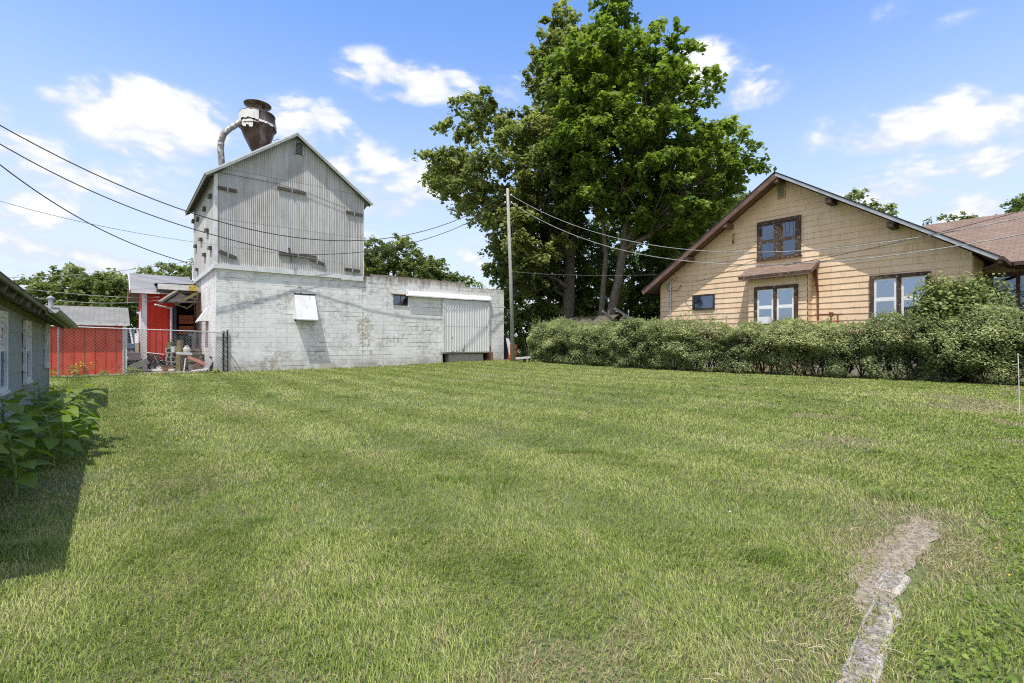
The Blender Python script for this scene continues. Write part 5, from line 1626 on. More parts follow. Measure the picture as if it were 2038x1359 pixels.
polyR = [(1165, 5), (1210, 0), (1235, 3), (1275, 40), (1255, 65), (1300, 75), (1345, 95), (1362, 110), (1390, 118), (1375, 150), (1420, 180), (1432, 190), (1400, 240), (1440, 260), (1470, 285), (1465, 310), (1500, 345), (1490, 390), (1450, 430), (1420, 470), (1380, 500), (1330, 510), (1290, 490), (1250, 480), (1200, 470), (1165, 440), (1120, 420), (1090, 370), (1075, 300), (1085, 220), (1060, 160), (1110, 110), (1140, 60)]
C, _ = puffs(polyR, 30, 4.8, 6500, 1.02, rg, inset=.85)
stR = [([tp(1207, 690, 30), tp(1212, 640, 30), tp(1230, 560, 30), tp(1240, 500, 30), tp(1250, 420, 30.2), tp(1255, 300, 30.4), tp(1250, 160, 30.5), tp(1245, 60, 30.5)], [.34, .29, .25, .23, .20, .16, .10, .03]),
       ([tp(1205, 680, 30.2), tp(1196, 640, 30.3), tp(1200, 580, 30.4), tp(1206, 510, 30.6), tp(1195, 380, 31), tp(1180, 250, 31)], [.22, .19, .17, .15, .12, .05])]
make_tree('maple_tree', 'tall dense bright green maple with two leaning stems above the cream house roof', 'tree', C, stR, 'maple_green', 'bark_grey', at(1207, 690, 30) * 1.0, 80000, .28, .84, rg, 'large maples behind the hedge', n_limb=16, hang=.3, up=1.0)
# dark understory trees
for (poly, D, thick, nl, ls, lb, bx, mat_) in (
    ([(985, 560), (1020, 470), (1110, 430), (1200, 450), (1225, 560), (1225, 700), (990, 700)], 36.5, 2.4, 25000, .28, 'dark leafy understory tree right behind the utility pole', 1085, 'under_leaf'),
    ([(1150, 460), (1230, 420), (1320, 430), (1380, 500), (1360, 560), (1330, 700), (1150, 700)], 40, 3.0, 22000, .28, 'dark leafy understory tree behind the leaning maple stems', 1250, 'under_leaf'),
    ([(980, 600), (1060, 560), (1180, 575), (1300, 560), (1345, 600), (1345, 720), (980, 720)], 43, 2.0, 13000, .3, 'low leafy thicket tree filling the gap under the maples', 1160, 'under_leaf'),
    ([(1280, 520), (1330, 430), (1400, 400), (1450, 370), (1478, 395), (1460, 450), (1400, 520), (1320, 640), (1280, 660)], 37, 3.0, 22000, .28, 'dark leafy tree filling the gap beside the cream house eave', 1320, 'under_leaf')):
    C, _ = puffs(poly, D, thick, 1500, .95, rg)
    b0 = Vector(((bx - CX) / F * D, D, 0))
    make_tree('understory_tree', lb, 'tree', C, [([b0, b0 + Vector((.2, .1, 3)), b0 + Vector((.3, 0, 7))], [.16, .13, .05])], mat_, 'bark_brown', b0, nl, ls, .98, rg, 'dark understory trees', n_limb=7, limb_r=.08)
# background trees
for (poly, D, thick, nl, lb, bx) in (
    ([(62, 575), (85, 548), (115, 552), (140, 532), (160, 545), (200, 545), (240, 545), (262, 560), (280, 640), (255, 660), (110, 640), (70, 610)], 44, 3.0, 16000, 'rounded leafy tree rising behind the low red shed', 160),
    ([(285, 545), (310, 530), (330, 521), (355, 532), (392, 535), (400, 620), (300, 620)], 46, 2.5, 7000, 'leafy tree top showing over the red barn roof', 340),
    ([(205, 560), (235, 545), (262, 555), (270, 640), (215, 650)], 40, 1.5, 4500, 'smaller tree squeezed between red shed roof and barn gable', 245),
    ([(700, 500), (730, 478), (755, 490), (785, 473), (810, 480), (830, 510), (880, 525), (890, 560), (880, 600), (700, 600)], 46, 3.0, 15000, 'leafy tree behind the low block wing next to the tin tower', 770),
    ([(830, 540), (850, 515), (875, 520), (880, 545), (905, 548), (925, 545), (940, 562), (935, 620), (830, 620)], 47, 2.0, 6000, 'small leafy tree top over the middle of the block wing', 890),
    ([(1670, 392), (1690, 383), (1720, 392), (1755, 405), (1750, 440), (1690, 440)], 40, 1.5, 1500, 'tree top peeking over the right roof slope of the cream house', 1710),
    ([(1850, 450), (1885, 438), (1925, 430), (1975, 436), (1980, 470), (1860, 480)], 44, 1.5, 2200, 'tree top peeking over the brown wing roof', 1920),
    ([(2008, 425), (2020, 395), (2060, 380), (2120, 380), (2150, 480), (2020, 470)], 40, 2.5, 4500, 'dark tree behind the brown wing roof at the right edge', 2080)):
    C, _ = puffs(poly, D, thick, 900, .95, rg, edge=3)
    b0 = Vector(((bx - CX) / F * D, D, 0))
    top = float(C[:, 2].max())
    make_tree('background_tree', lb, 'tree', C, [([b0, b0 + Vector((.2, .1, top * .45)), b0 + Vector((.1, 0, top * .8))], [.2, .15, .05])], 'far_leaf', 'bark_brown', b0, nl, .31, 1.0, rg, 'trees in the background', n_limb=8, limb_r=.09, tone_shift=.06)

# low collapsed shed under the maples
cs = thing('collapsed_shed', 'low old shed with sagging dark roof under the maples behind the hedge', 'shed', at(1200, 679.5, 29) * Vector((1, 1, 0)), R39)
mb = MB(); mb.prism([(-1.5, 0), (1.5, 0), (1.5, 2.0), (0, 2.75), (-1.5, 2.0)], 'y', -.9, 4.0); mb.build('wall', 'dark_wood', cs)
mb = MB(); mb.slab([(-1.8, -1.2, 1.85), (-1.8, 4.3, 1.8), (0, 4.3, 2.75), (0, -1.2, 2.82)], .05); mb.slab([(1.9, -1.2, 1.85), (1.9, 4.3, 1.7), (0, 4.3, 2.75), (0, -1.2, 2.82)], .05); mb.build('roof', 'old_shingle', cs)
for (x, y, z, L, a, b_) in ((.6, -1.3, 2.75, 2.2, -.35, .1), (1.2, -1.5, 2.45, 2.4, -.25, -.2), (.9, -1.35, 2.3, 1.8, -.3, .3), (2.6, -1.6, 2.35, 2.6, -.18, .1), (-.7, -1.25, 2.6, 1.6, -.45, .2)):
    MB().beam((x - L / 2, y, z - a * L / 2), (x + L / 2, y + b_, z + a * L / 2), .05, .16).build('loose_board', 'grey_wood', cs)

# ------------------------------------------------------------------ hedge
HA, HB = np.array([.42, 26.6]), np.array([16.6, 10.9])      # centre line of the hedge front
hd = (HB - HA); HL = float(np.hypot(*hd)); hd = hd / HL
hn = np.array([hd[1], -hd[0]])
if hn[1] > 0: hn = -hn                                        # toward the lawn


def hedge_pts(N, rng, scale=1.0):
    s = rng.uniform(0, HL, N)
    u = rng.uniform(0, 1, N)
    th = u * 2.75
    top = 2.28 - .034 * s + .26 * (vnoise(s, s * 0, .5, 3) - .5) + .30 * (vnoise(s, s * 0, 1.6, 8) - .5) + .42 * sstep(s, 14.2, 16.8)
    lump = .60 + .46 * vnoise(s, th * 2.2, .95, 4) + .36 * vnoise(s * 2.1, th * 4, .9, 9)
    seg = np.abs(np.sin(s * math.pi / 1.38 + 1.6 * (vnoise(s, s * 0, .45, 61) - .5)))
    lump = lump * (.80 + .27 * seg ** .6); top = top - .16 * (1 - seg) ** 2
    # front face, rounded shoulder, top, back
    f1, f2 = .46, .80
    zf = np.clip(u / f1, 0, 1)
    ft = np.clip((u - f1) / (f2 - f1), 0, 1)
    fb = np.clip((u - f2) / (1 - f2), 0, 1)
    prof_o = np.where(u < f1, (.70 + .22 * np.sin(zf * 2.6)) * lump, np.where(u < f2, .80 * lump * np.cos(ft * 2.4), -.62 * lump))
    prof_z = np.where(u < f1, .03 + zf * top * .74, np.where(u < f2, top * (.74 + .26 * np.sin(np.minimum(ft * 1.25, 1) * 1.57)) * (.93 + .10 * lump), top * .9 * (1 - fb * .7)))
    endr = np.minimum(1, np.sqrt(np.clip(s / .9, 0.02, 1)))
    prof_o = prof_o * endr; prof_z = prof_z * (.5 + .5 * endr)
    depth = np.abs(rng.normal(size=N)) * .17
    o_ = prof_o * (1 - depth * .8); z = .03 + prof_z * (1 - depth * .25)
    x = HA[0] + hd[0] * s + hn[0] * (o_ - .85); y = HA[1] + hd[1] * s + hn[1] * (o_ - .85)
    th = np.where(u < f1, zf * .9, .9 + (u - f1) / (1 - f1) * 1.85)
    out = np.stack([hn[0] * np.cos(th), hn[1] * np.cos(th), np.sin(th) * .8], 1)
    return np.stack([x, y, z], 1), out, s, th, depth, lump


rg = np.random.default_rng(5)
hedge = thing('hedge', 'long dense grey green privet hedge with ragged shoots along its top', 'hedge', (float(HA[0]), float(HA[1]), 0))
off = np.array([HA[0], HA[1], 0])
P, O, s, th, dp, lump = hedge_pts(205000, rg)
clump = vnoise(s * 2.6, th * 3.2, 1.3, 12)
clump2 = fbm(s * 4.2, th * 5.5, .9, 13)
keep = (clump2 * .6 + clump * .4 + rg.uniform(-.2, .2, len(s))) > .44
tone = .22 * (vnoise(s, s * 0, .72, 63) - .5) + .40 + .26 * sstep(th, .05, 1.25) + .45 * (clump - .5) + .45 * (lump - .95) + .80 * (clump2 - .5) - .6 * dp + .16 * rg.normal(size=len(s)) + .12 * (fbm(s, th, .3, 20) - .5)  # shade of gaps and hollows put into the leaf tone, darker deep inside
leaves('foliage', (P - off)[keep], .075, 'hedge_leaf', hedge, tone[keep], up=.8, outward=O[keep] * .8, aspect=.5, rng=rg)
# upright shoots
M_ = 1500
s0 = rg.uniform(.2, HL, M_); P0, O0, _, _, _, _ = hedge_pts(M_, rg)
th_top = rg.uniform(.7, 1.9, M_)
q = hedge_pts(60000, rg)
sel = np.where((q[3] > .8) & (q[3] < 1.9))[0][:1900]
tops = q[0][sel]
hgt = rg.uniform(.08, .26, len(sel)) * (1 + 1.3 * (vnoise(q[2][sel], q[2][sel] * 0, 1.0, 31) > .72))
per = 12
t_ = rg.uniform(.1, 1, (len(sel), per))
lean = rg.normal(size=(len(sel), 1, 2)) * .22
sv = tops[:, None, :] + np.concatenate([lean * (t_ * hgt[:, None])[..., None], (t_ * hgt[:, None])[..., None]], 2) + rg.normal(size=(len(sel), per, 3)) * .018
sv = sv.reshape(-1, 3)
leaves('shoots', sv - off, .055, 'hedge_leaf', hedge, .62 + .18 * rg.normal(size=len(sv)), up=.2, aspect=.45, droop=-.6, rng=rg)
mb = MB()
for i in range(150):
    ss = HL * (i + .5) / 150
    b0 = Vector((HA[0] + hd[0] * ss - hn[0] * (.85 + rg.uniform(-.3, .3)), HA[1] + hd[1] * ss - hn[1] * (.85 + rg.uniform(-.3, .3)), 0)) - Vector(off)
    for j in range(3):
        tip = b0 + Vector((rg.uniform(-.5, .5), rg.uniform(-.5, .5), rg.uniform(1.0, 1.75)))
        mb.tube([b0, b0.lerp(tip, .5) + Vector((rg.uniform(-.1, .1), rg.uniform(-.1, .1), 0)), tip], [.025, .018, .006], 4, cap=False)
mb.build('stems', 'bark_brown', hedge)
# inner twig mass so that daylight does not leak through
P, O, s, th, dp, lump = hedge_pts(26000, rg)
ctr = np.stack([HA[0] + hd[0] * s - hn[0] * .85, HA[1] + hd[1] * s - hn[1] * .85, np.full(len(s), .8)], 1)
P = ctr + (P - ctr) * rg.uniform(.35, .78, len(s))[:, None]
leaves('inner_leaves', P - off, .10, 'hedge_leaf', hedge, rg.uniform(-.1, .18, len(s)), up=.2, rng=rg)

# flowering shrub by the house corner
def shrub(name, label, base, rx, ry, h, n, size, mat_, rng, tone0=.5, lumps=9, group=None, stems=10):
    base = Vector(base)
    t = thing(name, label, 'shrub', base, 0, group)
    L = []
    for i in range(lumps):
        a = rng.uniform(0, 6.28); r_ = math.sqrt(rng.uniform(0, 1)) * .62
        L.append((math.cos(a) * r_ * rx, math.sin(a) * r_ * ry, h * rng.uniform(.42, .74), rng.uniform(.36, .52)))
    V, O, T = [], [], []
    for (cx, cy, cz, r_) in L:
        m = n // lumps
        d_ = rng.normal(size=(m, 3)); d_ /= np.linalg.norm(d_, axis=1)[:, None]
        rad = (1 - np.abs(rng.normal(size=m)) * .16)
        nz_ = .62 + .62 * vnoise(d_[:, 0] * 2 + cx * 3, d_[:, 1] * 2 + d_[:, 2] * 2.3, 1.7, 3) + .2 * vnoise(d_[:, 0] * 2 + cx, d_[:, 1] * 2 + d_[:, 2] * 2, 4.5, 5)
        p = d_ * (rad * nz_)[:, None] * np.array([rx * r_ * 1.25, ry * r_ * 1.25, h * .34])
        V.append(p + np.array([cx, cy, cz])); O.append(d_ * .8)
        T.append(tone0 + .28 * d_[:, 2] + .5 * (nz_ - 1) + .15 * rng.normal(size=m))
    V = np.concatenate(V); V[:, 2] = np.maximum(V[:, 2], .05)
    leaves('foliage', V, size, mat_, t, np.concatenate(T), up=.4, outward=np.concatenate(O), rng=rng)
    mb = MB()
    for i in range(stems):
        c = L[i % lumps]
        mb.tube([(rng.uniform(-.15, .15), rng.uniform(-.15, .15), 0), (c[0] * .5, c[1] * .5, c[2] * .5), (c[0], c[1], c[2])], [.03, .022, .008], 5)
    mb.build('stems', 'bark_brown', t)
    return t


SB = at(1916, 679.5, 15.2); SB.z = 0
shrub('shrub', 'large rounded light green shrub at the near corner of the cream house', SB, 1.42, .70, 3.12, 20000, .105, 'shrub_leaf', rg, .60, 15)
S3 = at(1330, 679.5, 22.5); S3.z = 0
shrub('shrub', 'small dark clipped evergreen at the far left corner of the cream house', S3, .9, .8, 2.25, 6000, .09, 'under_leaf', rg, .3, 6)
# ------------------------------------------------------------------ broad leaved plants beside the garage
def bigleaf(mb, p, yaw, pitch, L, w, q, tone):
    """ovate pointed leaf folded along the midrib; p petiole tip, pitch below horizontal"""
    M_ = Matrix.Rotation(yaw, 3, 'Z') @ Matrix.Rotation(pitch, 3, 'Y') @ Matrix.Rotation(q.uniform(-.35, .35), 3, 'X')
    st = [(0, .0), (.12, .36), (.30, .50), (.52, .44), (.74, .26), (.90, .11), (1.0, 0)]
    mid, lf, rt = [], [], []
    for (u, h) in st:
        cz = -.28 * u * u * L
        wav = q.uniform(-.03, .03) * L
        mid.append(M_ @ Vector((u * L, 0, cz)) + p)
        lf.append(M_ @ Vector((u * L - .03 * L, h * w, cz + .16 * h * w + wav)) + p)
        rt.append(M_ @ Vector((u * L - .03 * L, -h * w, cz + .16 * h * w + wav)) + p)
    for i in range(len(st) - 1):
        mb.face([mid[i], mid[i + 1], lf[i + 1], lf[i]] if i else [mid[0], mid[1], lf[1]], 0, tone)
        mb.face([mid[i], rt[i], rt[i + 1], mid[i + 1]] if i else [mid[0], rt[1], mid[1]], 0, tone)


q = random.Random(17)
spots = [(-4.12, 3.55, .50), (-3.95, 3.85, .52), (-4.3, 3.95, .58), (-4.62, 3.72, .62), (-4.74, 5.08, .60), (-4.85, 4.55, .62), (-4.98, 5.45, .64), (-4.50, 4.75, .52), (-5.3, 5.0, .64), (-5.25, 5.85, .66), (-5.6, 5.6, .64), (-5.62, 6.1, .62), (-5.95, 6.2, .66), (-4.3, 3.35, .55), (-4.05, 3.2, .46)]
desc = ['nearest broad leaved plant in the shade of the garage', 'shaded broad leaved plant behind the nearest one', 'broad leaved plant at the inner edge of the shaded clump', 'tall shaded broad leaved plant against the garage wall',
        'sunlit broad leaved plant low at the right of the clump', 'broad leaved plant in the middle of the clump', 'sunlit broad leaved plant with wide pale leaves', 'lowest sunlit plant at the right tip of the clump',
        'broad leaved plant close to the garage siding in mid clump', 'sunlit broad leaved plant near the far end of the clump', 'tall broad leaved plant against the garage near the far end', 'farthest but one broad leaved plant, half in sun',
        'farthest broad leaved plant by the garage corner', 'shaded plant second from the left edge of the photo', 'shaded plant at the left edge of the photo']
for i, (x, y, h) in enumerate(spots):
    t = thing('broadleaf_plant', desc[i], 'plant', (x, y, 0), 0, 'broad leaved plants beside the garage')
    top = Vector((q.uniform(-.08, .12), q.uniform(-.08, .08), h))
    mb = MB(); mb.tube([(0, 0, 0), top * .5 + Vector((.02, 0, 0)), top], [.014, .011, .006], 6)
    lm = MB()
    yaw = q.uniform(0, 6.28)
    nl = q.randint(18, 23)
    for j in range(nl):
        u = .22 + .78 * j / (nl - 1)
        p = top * u
        yaw += 2.4 + q.uniform(-.3, .3)
        pl = q.uniform(.06, .16) * (1.25 - .6 * u)
        tip = p + Vector((math.cos(yaw) * pl, math.sin(yaw) * pl, .06))
        mb.tube([p, p.lerp(tip, .5) + Vector((0, 0, .015)), tip], [.005, .004, .003], 4)
        L = q.uniform(.12, .22) * (1.0 if u < .92 else .8)
        bigleaf(lm, tip, yaw, q.uniform(-.15, .45) + (.1 if u < .6 else -.1), L, L * q.uniform(.70, .9), q, min(1, max(0, .40 + .25 * u + q.uniform(-.2, .2))))
    mb.build('stem', 'stem_green', t)
    o_ = lm.build('foliage', 'broad_leaf', t, smooth=False)
# weeds along the fence foot
for i, (px, d, h) in enumerate(((150, 17.5, .38), (166, 17.6, .48), (250, 18.4, .25), (276, 18.7, .2), (104, 16.9, .25), (430, 19.0, .14), (206, 18.0, .16))):
    t = thing('weed', ('leafy weed %s at the fence foot' % ('before the middle of the red shed', 'tallest, yellow flowered and', 'by the white shed corner board', 'near the pale leaning plank', 'next to the garage corner', 'by the gate post', 'between middle fence posts')[i]), 'weed', gpt(px, d, 0), 0, 'weeds at the fence')
    lm = MB()
    for j in range(26):
        a = q.uniform(0, 6.28); r_ = q.uniform(0, h * .7)
        bigleaf(lm, Vector((math.cos(a) * r_, math.sin(a) * r_, q.uniform(.02, h))), a, q.uniform(-.5, .4), q.uniform(.10, .17), .10, q, q.uniform(.3, .95))
    lm.build('foliage', 'broad_leaf', t)
    if i == 1:
        mb = MB()
        for j in range(7):
            mb.lathe([(0, 0), (.03, .01), (.02, .03), (0, .035)], (q.uniform(-.2, .2), q.uniform(-.2, .1), h * q.uniform(.7, 1.05)), 7)
        mb.build('flower', 'yellow_petal', t)

# ------------------------------------------------------------------ small things on the lawn edge
t = thing('marker_stake', 'thin pale metal stake standing in the lawn at the right edge', 'stake', at(2029, 679.5, 8.26) * Vector((1, 1, 0)))
MB().tube([(0, 0, -.1), (-.01, 0, .52), (-.025, 0, 1.03)], .0065, 6).build('rod', 'galv_white', t)
MB().lathe([(.0, 0), (.012, .004), (.012, .02), (0, .024)], (-.025, 0, 1.02), 8).build('rod_tip', 'galv_white', t)
t = thing('stone_bench', 'small pale stone slab on a stub leg between pole and hedge end', 'bench', Vector((.62, 26.2, .13)), .1)
mb = MB(); mb.beam((-.42, 0, .20), (.42, 0, .27), .35, .09); mb.build('slab', 'concrete_pale', t)
MB().box(.0, .14, -.1, .1, -.05, .2).build('leg', 'dark_wood', t)
t = thing('leaning_panel', 'narrow white painted board leaning against the wall end behind the pole', 'board', at(1012, 679.5, 28.2) * Vector((1, 1, 0)) + Vector((0, 0, .12)), .2)
MB().prism([(-.16, 1.35), (.10, .0), (.34, .30), (.02, 1.3)], 'y', -.02, .02).build('board', 'white_peel', t)
t = thing('orange_barrel', 'dull orange barrel half hidden behind the utility pole', 'barrel', at(1021, 679.5, 28.4) * Vector((1, 1, 0)) + Vector((0, 0, .12)))
MB().lathe([(0, 0), (.27, 0), (.29, .3), (.27, .6), (.28, .95), (0, .96)], n=16).build('shell', 'orange_steel', t)
MB().lathe([(.285, .30), (.30, .32), (.285, .34)], n=16).lathe([(.275, .62), (.29, .64), (.275, .66)], n=16).build('hoop', 'dark_metal', t)
o_ = MB().box(-.35, .35, -.04, .04, 0, 1.5).build('blue_panel', 'blue_grey'); o_.location = at(1012, 679.5, 29.2) * Vector((1, 1, 0)) + Vector((0, 0, .12)); tag(o_, 'dark blue panel standing behind the white board at the wall end', 'panel')

# old concrete kerb in the foreground
def kerb(label, p0, p1, w, h, seed, n=40, z0=-.1):
    q = random.Random(seed)
    p0, p1 = Vector((*p0, 0)), Vector((*p1, 0)); d_ = (p1 - p0); L = d_.length; d_ /= L
    s_ = Vector((d_.y, -d_.x, 0))
    jit = [.010 * math.sin(i * .55 + seed) + q.uniform(-.004, .004) for i in range(n + 1)]
    mb = MB(); rings = []
    for i in range(n + 1):
        c = p0 + d_ * L * i / n
        e = .75 if i in (0, n) else 1
        prof = [(-.5, z0), (-.5, h * .80 * e), (-.40, h * .95 * e), (0, h * e), (.30, h * .97 * e), (.45, h * .75 * e), (.50, h * .35), (.53, z0)]
        rings.append([mb.vert(c - p0 + s_ * (a * w + jit[i] * .5 + q.uniform(-.002, .002)) + Vector((0, 0, b_ + ((jit[i] * .4 + q.uniform(-.002, .002)) if b_ > 0 else 0)))) for a, b_ in prof])
    m = len(rings[0])
    for i in range(n):
        for k_ in range(m - 1): mb.f.append([rings[i][k_], rings[i][k_ + 1], rings[i + 1][k_ + 1], rings[i + 1][k_]]); mb.m.append(1 if k_ in (2, 3) else 0); mb.t.append(.5)
    mb.f.append(rings[0][::-1]); mb.m.append(0); mb.t.append(.5); mb.f.append(rings[-1]); mb.m.append(0); mb.t.append(.5)
    o_ = mb.build('kerb_stone', ['concrete', 'concrete_worn'], smooth=True); o_.location = p0
    tag(o_, label, 'kerb', 'old concrete kerb pieces')
    return p0, p1
kerb('longest near piece of old broken concrete kerb at the bottom right', (.78, 1.27), (1.76, 2.27), .108, .030, 2, 60)
kerb('short broken piece of old kerb, half buried in dead grass beyond the near piece', (1.87, 2.41), (2.06, 2.58), .105, .020, 3, 24)
MAT['bare_soil'] = pmat('bare_soil', (.29, .235, .17), (.45, .385, .30), 26, .95, c3=(.17, .135, .09), s3=34, lo3=.5, hi3=.62, bump=.9)
q = random.Random(9)
mb = MB(); L_, R_ = [], []
for i in range(26):
    u = i / 25
    c = Vector((1.66, 2.16, .006)).lerp(Vector((2.86, 3.42, .006)), u) + Vector((.735, .678, 0)) * 0
    hw = .06 + .04 * math.sin(math.pi * u) + .02 * math.sin(i * 1.3) + q.uniform(-.008, .008)
    sh_ = -.06 * math.sin(u * 5) - .02
    n_ = Vector((.678, -.735, 0))
    L_.append(c - n_ * (hw * 1.2 - sh_)); R_.append(c + n_ * (hw * .8 + sh_ + .035))
for i in range(25): mb.face([L_[i], L_[i + 1], R_[i + 1], R_[i]])
o = mb.build('bare_ground', 'bare_soil'); o['kind'] = 'structure'

# ------------------------------------------------------------------ grass and clover
rg = np.random.default_rng(77)
KA, KD = np.array([1.2, 1.72]), np.array([.735, .678])
KN = np.array([KD[1], -KD[0]])                       # to the right of the kerb


def kerb_side(x, y): return (x - KA[0]) * KN[0] + (y - KA[1]) * KN[1]
def kerb_along(x, y): return (x - KA[0]) * KD[0] + (y - KA[1]) * KD[1]


def allowed(x, y):
    m = np.ones(len(x), bool)
    dx, dy = x - C0.x, y - C0.y
    lx = dx * B2.x + dy * B2.y; ly = dx * A2.x + dy * A2.y
    m &= ~((lx > -.02) & (lx < 14.65) & (ly > -.03))
    m &= ~((lx <= 0) & (ly > .25))
    m &= ~((lx > 14.6) & (lx < 17.1) & (ly > -.1))
    dx, dy = x - G0.x, y - G0.y
    gx = dx * B2.x + dy * B2.y; gy = dx * A2.x + dy * A2.y
    m &= ~((gx < .02) & (gy < .02) & (gy > -13))
    s_ = kerb_side(x, y); a = kerb_along(x, y)
    m &= ~((np.abs(s_ + .0) < .008 + .060 * vnoise(x, y, 15, 91)) & (a < .80) & (rg.uniform(0, 1, len(x)) < .94))
    m &= ~((np.abs(s_) < .05) & (a > .92) & (a < 1.2) & (rg.uniform(0, 1, len(x)) < .7))
    core = 1 - np.abs(s_ + .06 - .08 * (vnoise(x, y, 2.5, 95) - .5)) / (.03 + .09 * vnoise(x, y, 4, 97) + .06 * vnoise(x, y, 14, 98))
    m &= ~((core > 0) & (a > .75) & (a < 2.15) & (rg.uniform(0, 1, len(x)) < np.clip(core * 2.0, 0, .88)))
    # behind the hedge
    hx, hy = x - HA[0], y - HA[1]
    ho = hx * hn[0] + hy * hn[1]; hs_ = hx * hd[0] + hy * hd[1]
    m &= ~((ho < -.55) & (hs_ > .3))
    return m


bl_V, bl_C = [], []
zones = [(1.0, 3.2, 16500), (3.2, 5.5, 7500), (5.5, 9, 2900), (9, 15, 1150), (15, 21, 520), (21, 29, 340)]
for (ya, yb, den) in zones:
    wmax = 1.12 * yb + 5
    N = int((yb - ya) * 2 * wmax * den)
    x = rg.uniform(-wmax, wmax, N); y = rg.uniform(ya, yb, N)
    m = (np.abs(x) < 1.12 * y + .8) | ((np.abs(x) < 1.12 * y + 5) & (rg.uniform(0, 1, N) < .28))
    x, y = x[m], y[m]
    m = allowed(x, y); x, y = x[m], y[m]
    sd = kerb_side(x, y); al = kerb_along(x, y)
    edge = .22 + .9 * (vnoise(x, y, .8, 41) - .5) * sstep(y, 2.0, 4.0) + .25 * (vnoise(x, y, 3.1, 43) - .5)
    right = sd > edge
    patchy = fbm(x, y, .55, 2); fine = .5 * fbm(x, y, 2.6, 6) + .5 * vnoise(x, y, 9.0, 16); big = fbm(x, y, .16, 9)
    # dead grass beside the kerb remnant and in thin spots
    dead = np.exp(-((sd + .10) / .36) ** 2) * sstep(al, 1.0, 1.5) * (1 - sstep(al, 2.3, 2.9)) * .95
    dead = np.maximum(dead, np.exp(-((sd + .16) / .16) ** 2) * (al < 1.3) * .55)
    dead = np.maximum(dead, .75 * sstep(fbm(x, y, .9, 51), .62, .72) * (np.abs(sd) < 2.5))
    dead = np.maximum(dead, .25 * sstep(fbm(x, y, .8, 61), .62, .74))
    bed = np.exp(-(((x + 3.9) / .45) ** 2 + ((y - 4.45) / .5) ** 2))
    thin = rg.uniform(0, 1, len(x))
    keepm = (thin > dead * .40) & (~(right & (y < 9) & (thin < .35))) & (thin > bed * .8)
    x, y, sd, al, dead, right, patchy, fine, big = [a[keepm] for a in (x, y, sd, al, dead, right, patchy, fine, big)]
    n = len(x)
    dist = np.hypot(x, y)
    lx = (x - C0.x) * B2.x + (y - C0.y) * B2.y; ly = (x - C0.x) * A2.x + (y - C0.y) * A2.y
    # mowing passes run along the kerb direction in the middle and turn near the wall
    stripe = np.clip(1.6 * np.sin((lx + .18 * np.sin(ly * .45) + .25 * (vnoise(x, y, .5, 33) - .5)) * 2 * math.pi / 1.25), -1, 1)
    tuft_ = sstep(vnoise(x, y, 1.9, 111), .86, .95) * (~right) * (y < 16)
    tall = ((ly > -.16) & (lx > 0)) | ((np.abs(ly - .0) < .2) & (lx <= 0))
    stamp = .35 + 1.2 * vnoise(x, y, .22, 37)
    h = rg.uniform(.018, .042, n) * (.72 + .62 * patchy) * (1 - .35 * dead) * np.where(right, .75, 1) * (1 + .012 * dist) * np.where(tall, rg.uniform(1.2, 3.4, n), 1) * (1 + .75 * tuft_)
    w = np.maximum(.0032, .00085 * dist) * rg.uniform(.7, 1.3, n)
    ang = rg.uniform(0, 2 * math.pi, n); bend = rg.uniform(.15, 1.15, n) + .35 * dead
    # blades lean with the mower pass
    lean = np.stack([np.cos(ang), np.sin(ang)], 1) + (stripe * .55)[:, None] * np.array([A2.x, A2.y])[None, :]
    side = np.stack([-np.sin(ang + rg.normal(size=n) * .6), np.cos(ang + rg.normal(size=n) * .6)], 1)
    z0 = ground_z(x, y) + .026 * ((np.abs(sd) < .055) & (al < .8))
    base = np.stack([x, y, z0], 1)
    s3 = np.concatenate([side * (w / 2)[:, None], np.zeros((n, 1))], 1)
    mid = base + np.concatenate([lean * (h * bend * .30)[:, None], (h * .62)[:, None]], 1)
    tip = base + np.concatenate([lean * (h * bend * 1.0)[:, None], (h * (1.0 - .25 * bend))[:, None]], 1)
    V = np.stack([base - s3, base + s3, mid + s3 * .8, mid - s3 * .8, tip], 1)
    g1 = np.array([.140, .212, .030]); g2 = np.array([.308, .372, .080]); g3 = np.array([.510, .525, .195])
    straw = np.array([.42, .345, .195]); yg = np.array([.23, .31, .045])
    t1 = np.clip(.50 + .85 * (patchy - .5) + .75 * (fine - .5) + .6 * (big - .5) + .22 * rg.normal(size=n) + .06 * stripe * stamp, 0, 1)[:, None]
    c = np.where(t1 < .5, g1 + (g2 - g1) * t1 * 2, g2 + (g3 - g2) * (t1 - .5) * 2)
    c = c * (1 - .55 * tuft_[:, None]) + np.array([.115, .215, .025]) * .55 * tuft_[:, None]
    rw_ = (.6 * sstep(sd - edge[keepm], -.25, .35))[:, None]
    c = c * (1 - rw_) + yg * rw_
    pd = np.clip(.07 + .9 * dead + .16 * sstep(fine, .5, .7) * (~right), 0, .97)
    isd = rg.uniform(0, 1, n) < pd
    c = np.where(isd[:, None], straw * rg.uniform(.75, 1.15, n)[:, None], c)
    c = c * rg.uniform(.8, 1.2, n)[:, None]
    bl_V.append(V); bl_C.append(c)
V = np.concatenate(bl_V); Cc = np.concatenate(bl_C)
print('blades', len(V))
go = raw_mesh('grass', V, 5, [(0, 1, 2, 3), (3, 2, 4)], 'blade', {'bcol': Cc})
tag(go, 'mown green lawn with pale dry streaks filling the foreground', 'grass', kind='stuff')
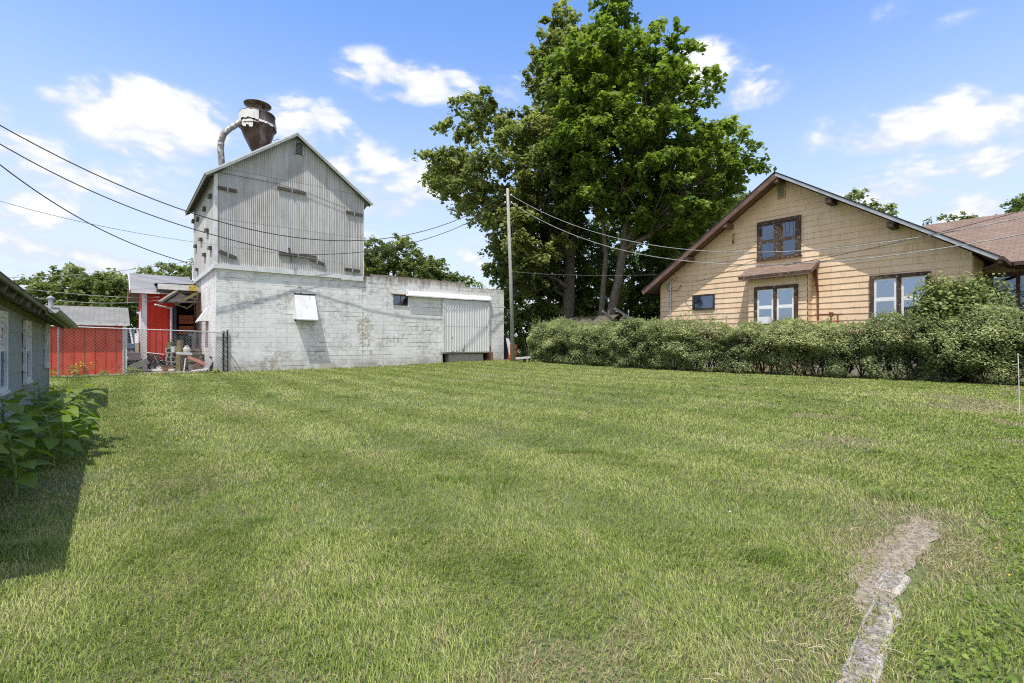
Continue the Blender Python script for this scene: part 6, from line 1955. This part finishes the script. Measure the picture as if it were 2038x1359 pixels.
# clover and low weeds right of the kerb
N = 160000
x = rg.uniform(.8, 13, N); y = rg.uniform(1.0, 9.5, N)
sd = kerb_side(x, y); edge = .22 + .9 * (vnoise(x, y, .8, 41) - .5) * sstep(y, 2.0, 4.0) + .25 * (vnoise(x, y, 3.1, 43) - .5)
m = (sd > edge) & (x < 1.12 * y + 3.5)
dn = .35 + .9 * fbm(x, y, 1.7, 71) - .9 * sstep(fbm(x, y, 1.1, 51), .58, .68)
m &= rg.uniform(0, 1, N) < np.clip(dn, .04, 1) * np.clip(1.4 - .1 * y, .2, 1)
x, y = x[m], y[m]
tuft = fbm(x, y, 2.4, 81)
z = rg.uniform(.012, .035, len(x)) + .05 * sstep(tuft, .5, .75) * rg.uniform(.2, 1, len(x))
P = np.stack([x, y, z], 1)
co_ = leaves('clover', P, .022, 'clover_leaf', None, .25 + .6 * tuft + .16 * rg.normal(size=len(x)), up=1.3, aspect=.85, droop=0, rng=rg)
tag(co_, 'bright low clover and weeds growing right of the old kerb', 'ground cover', kind='stuff')
# tiny yellow clover flowers and white ones in the lawn
mb = MB()
for i in range(150):
    a = rg.uniform(1.2, 6); s_ = rg.uniform(.25, 3.2)
    p = KA + KD * (a - .4) + KN * s_
    mb.lathe([(0, 0), (.0055, .002), (.004, .007), (0, .008)], (p[0], p[1], rg.uniform(.04, .07)), 6)
o_ = mb.build('clover_flowers', 'yellow_petal'); tag(o_, 'tiny yellow flowers dotted through the clover', 'flowers', kind='stuff')
mb = MB()
for (px, py) in ((640, 975), (690, 985), (1458, 1031), (300, 925), (130, 995)):
    d_ = HC * F / (py - CY)
    for j in range(2):
        mb.lathe([(0, 0), (.0042, .002), (.004, .006), (0, .008)], ((px - CX) / F * d_ + rg.uniform(-.03, .03), d_ + rg.uniform(-.03, .03), rg.uniform(.036, .046)), 6)
o_ = mb.build('lawn_flowers', 'white_petal'); tag(o_, 'few tiny white clover heads dotted over the lawn', 'flowers', kind='stuff')
# dead stalks lying over the kerb and bare patch
mb = MB()
for i in range(520):
    a = rg.uniform(-.6, 2.6); s_ = rg.normal() * .2 + (.0 if a > 1 else -.13)
    p = KA + KD * a + KN * s_
    ang = rg.uniform(0, 6.28); L = rg.uniform(.02, .07)
    zb = .052 if a < .75 and abs(s_) < .09 else .012 + rg.uniform(0, .02)
    mb.tube([(p[0], p[1], zb), (p[0] + math.cos(ang) * L / 2, p[1] + math.sin(ang) * L / 2, zb + rg.uniform(.004, .025)), (p[0] + math.cos(ang) * L, p[1] + math.sin(ang) * L, zb + rg.uniform(-.005, .012))], .0010, 3, cap=False)
MAT['straw'] = pmat('dead_straw', (.36, .30, .18), (.52, .44, .29), 9, .9, bump=0)
o_ = mb.build('dead_stalks', 'straw'); tag(o_, 'dry dead grass stalks strewn over the kerb and bare patch', 'dead grass', kind='stuff')
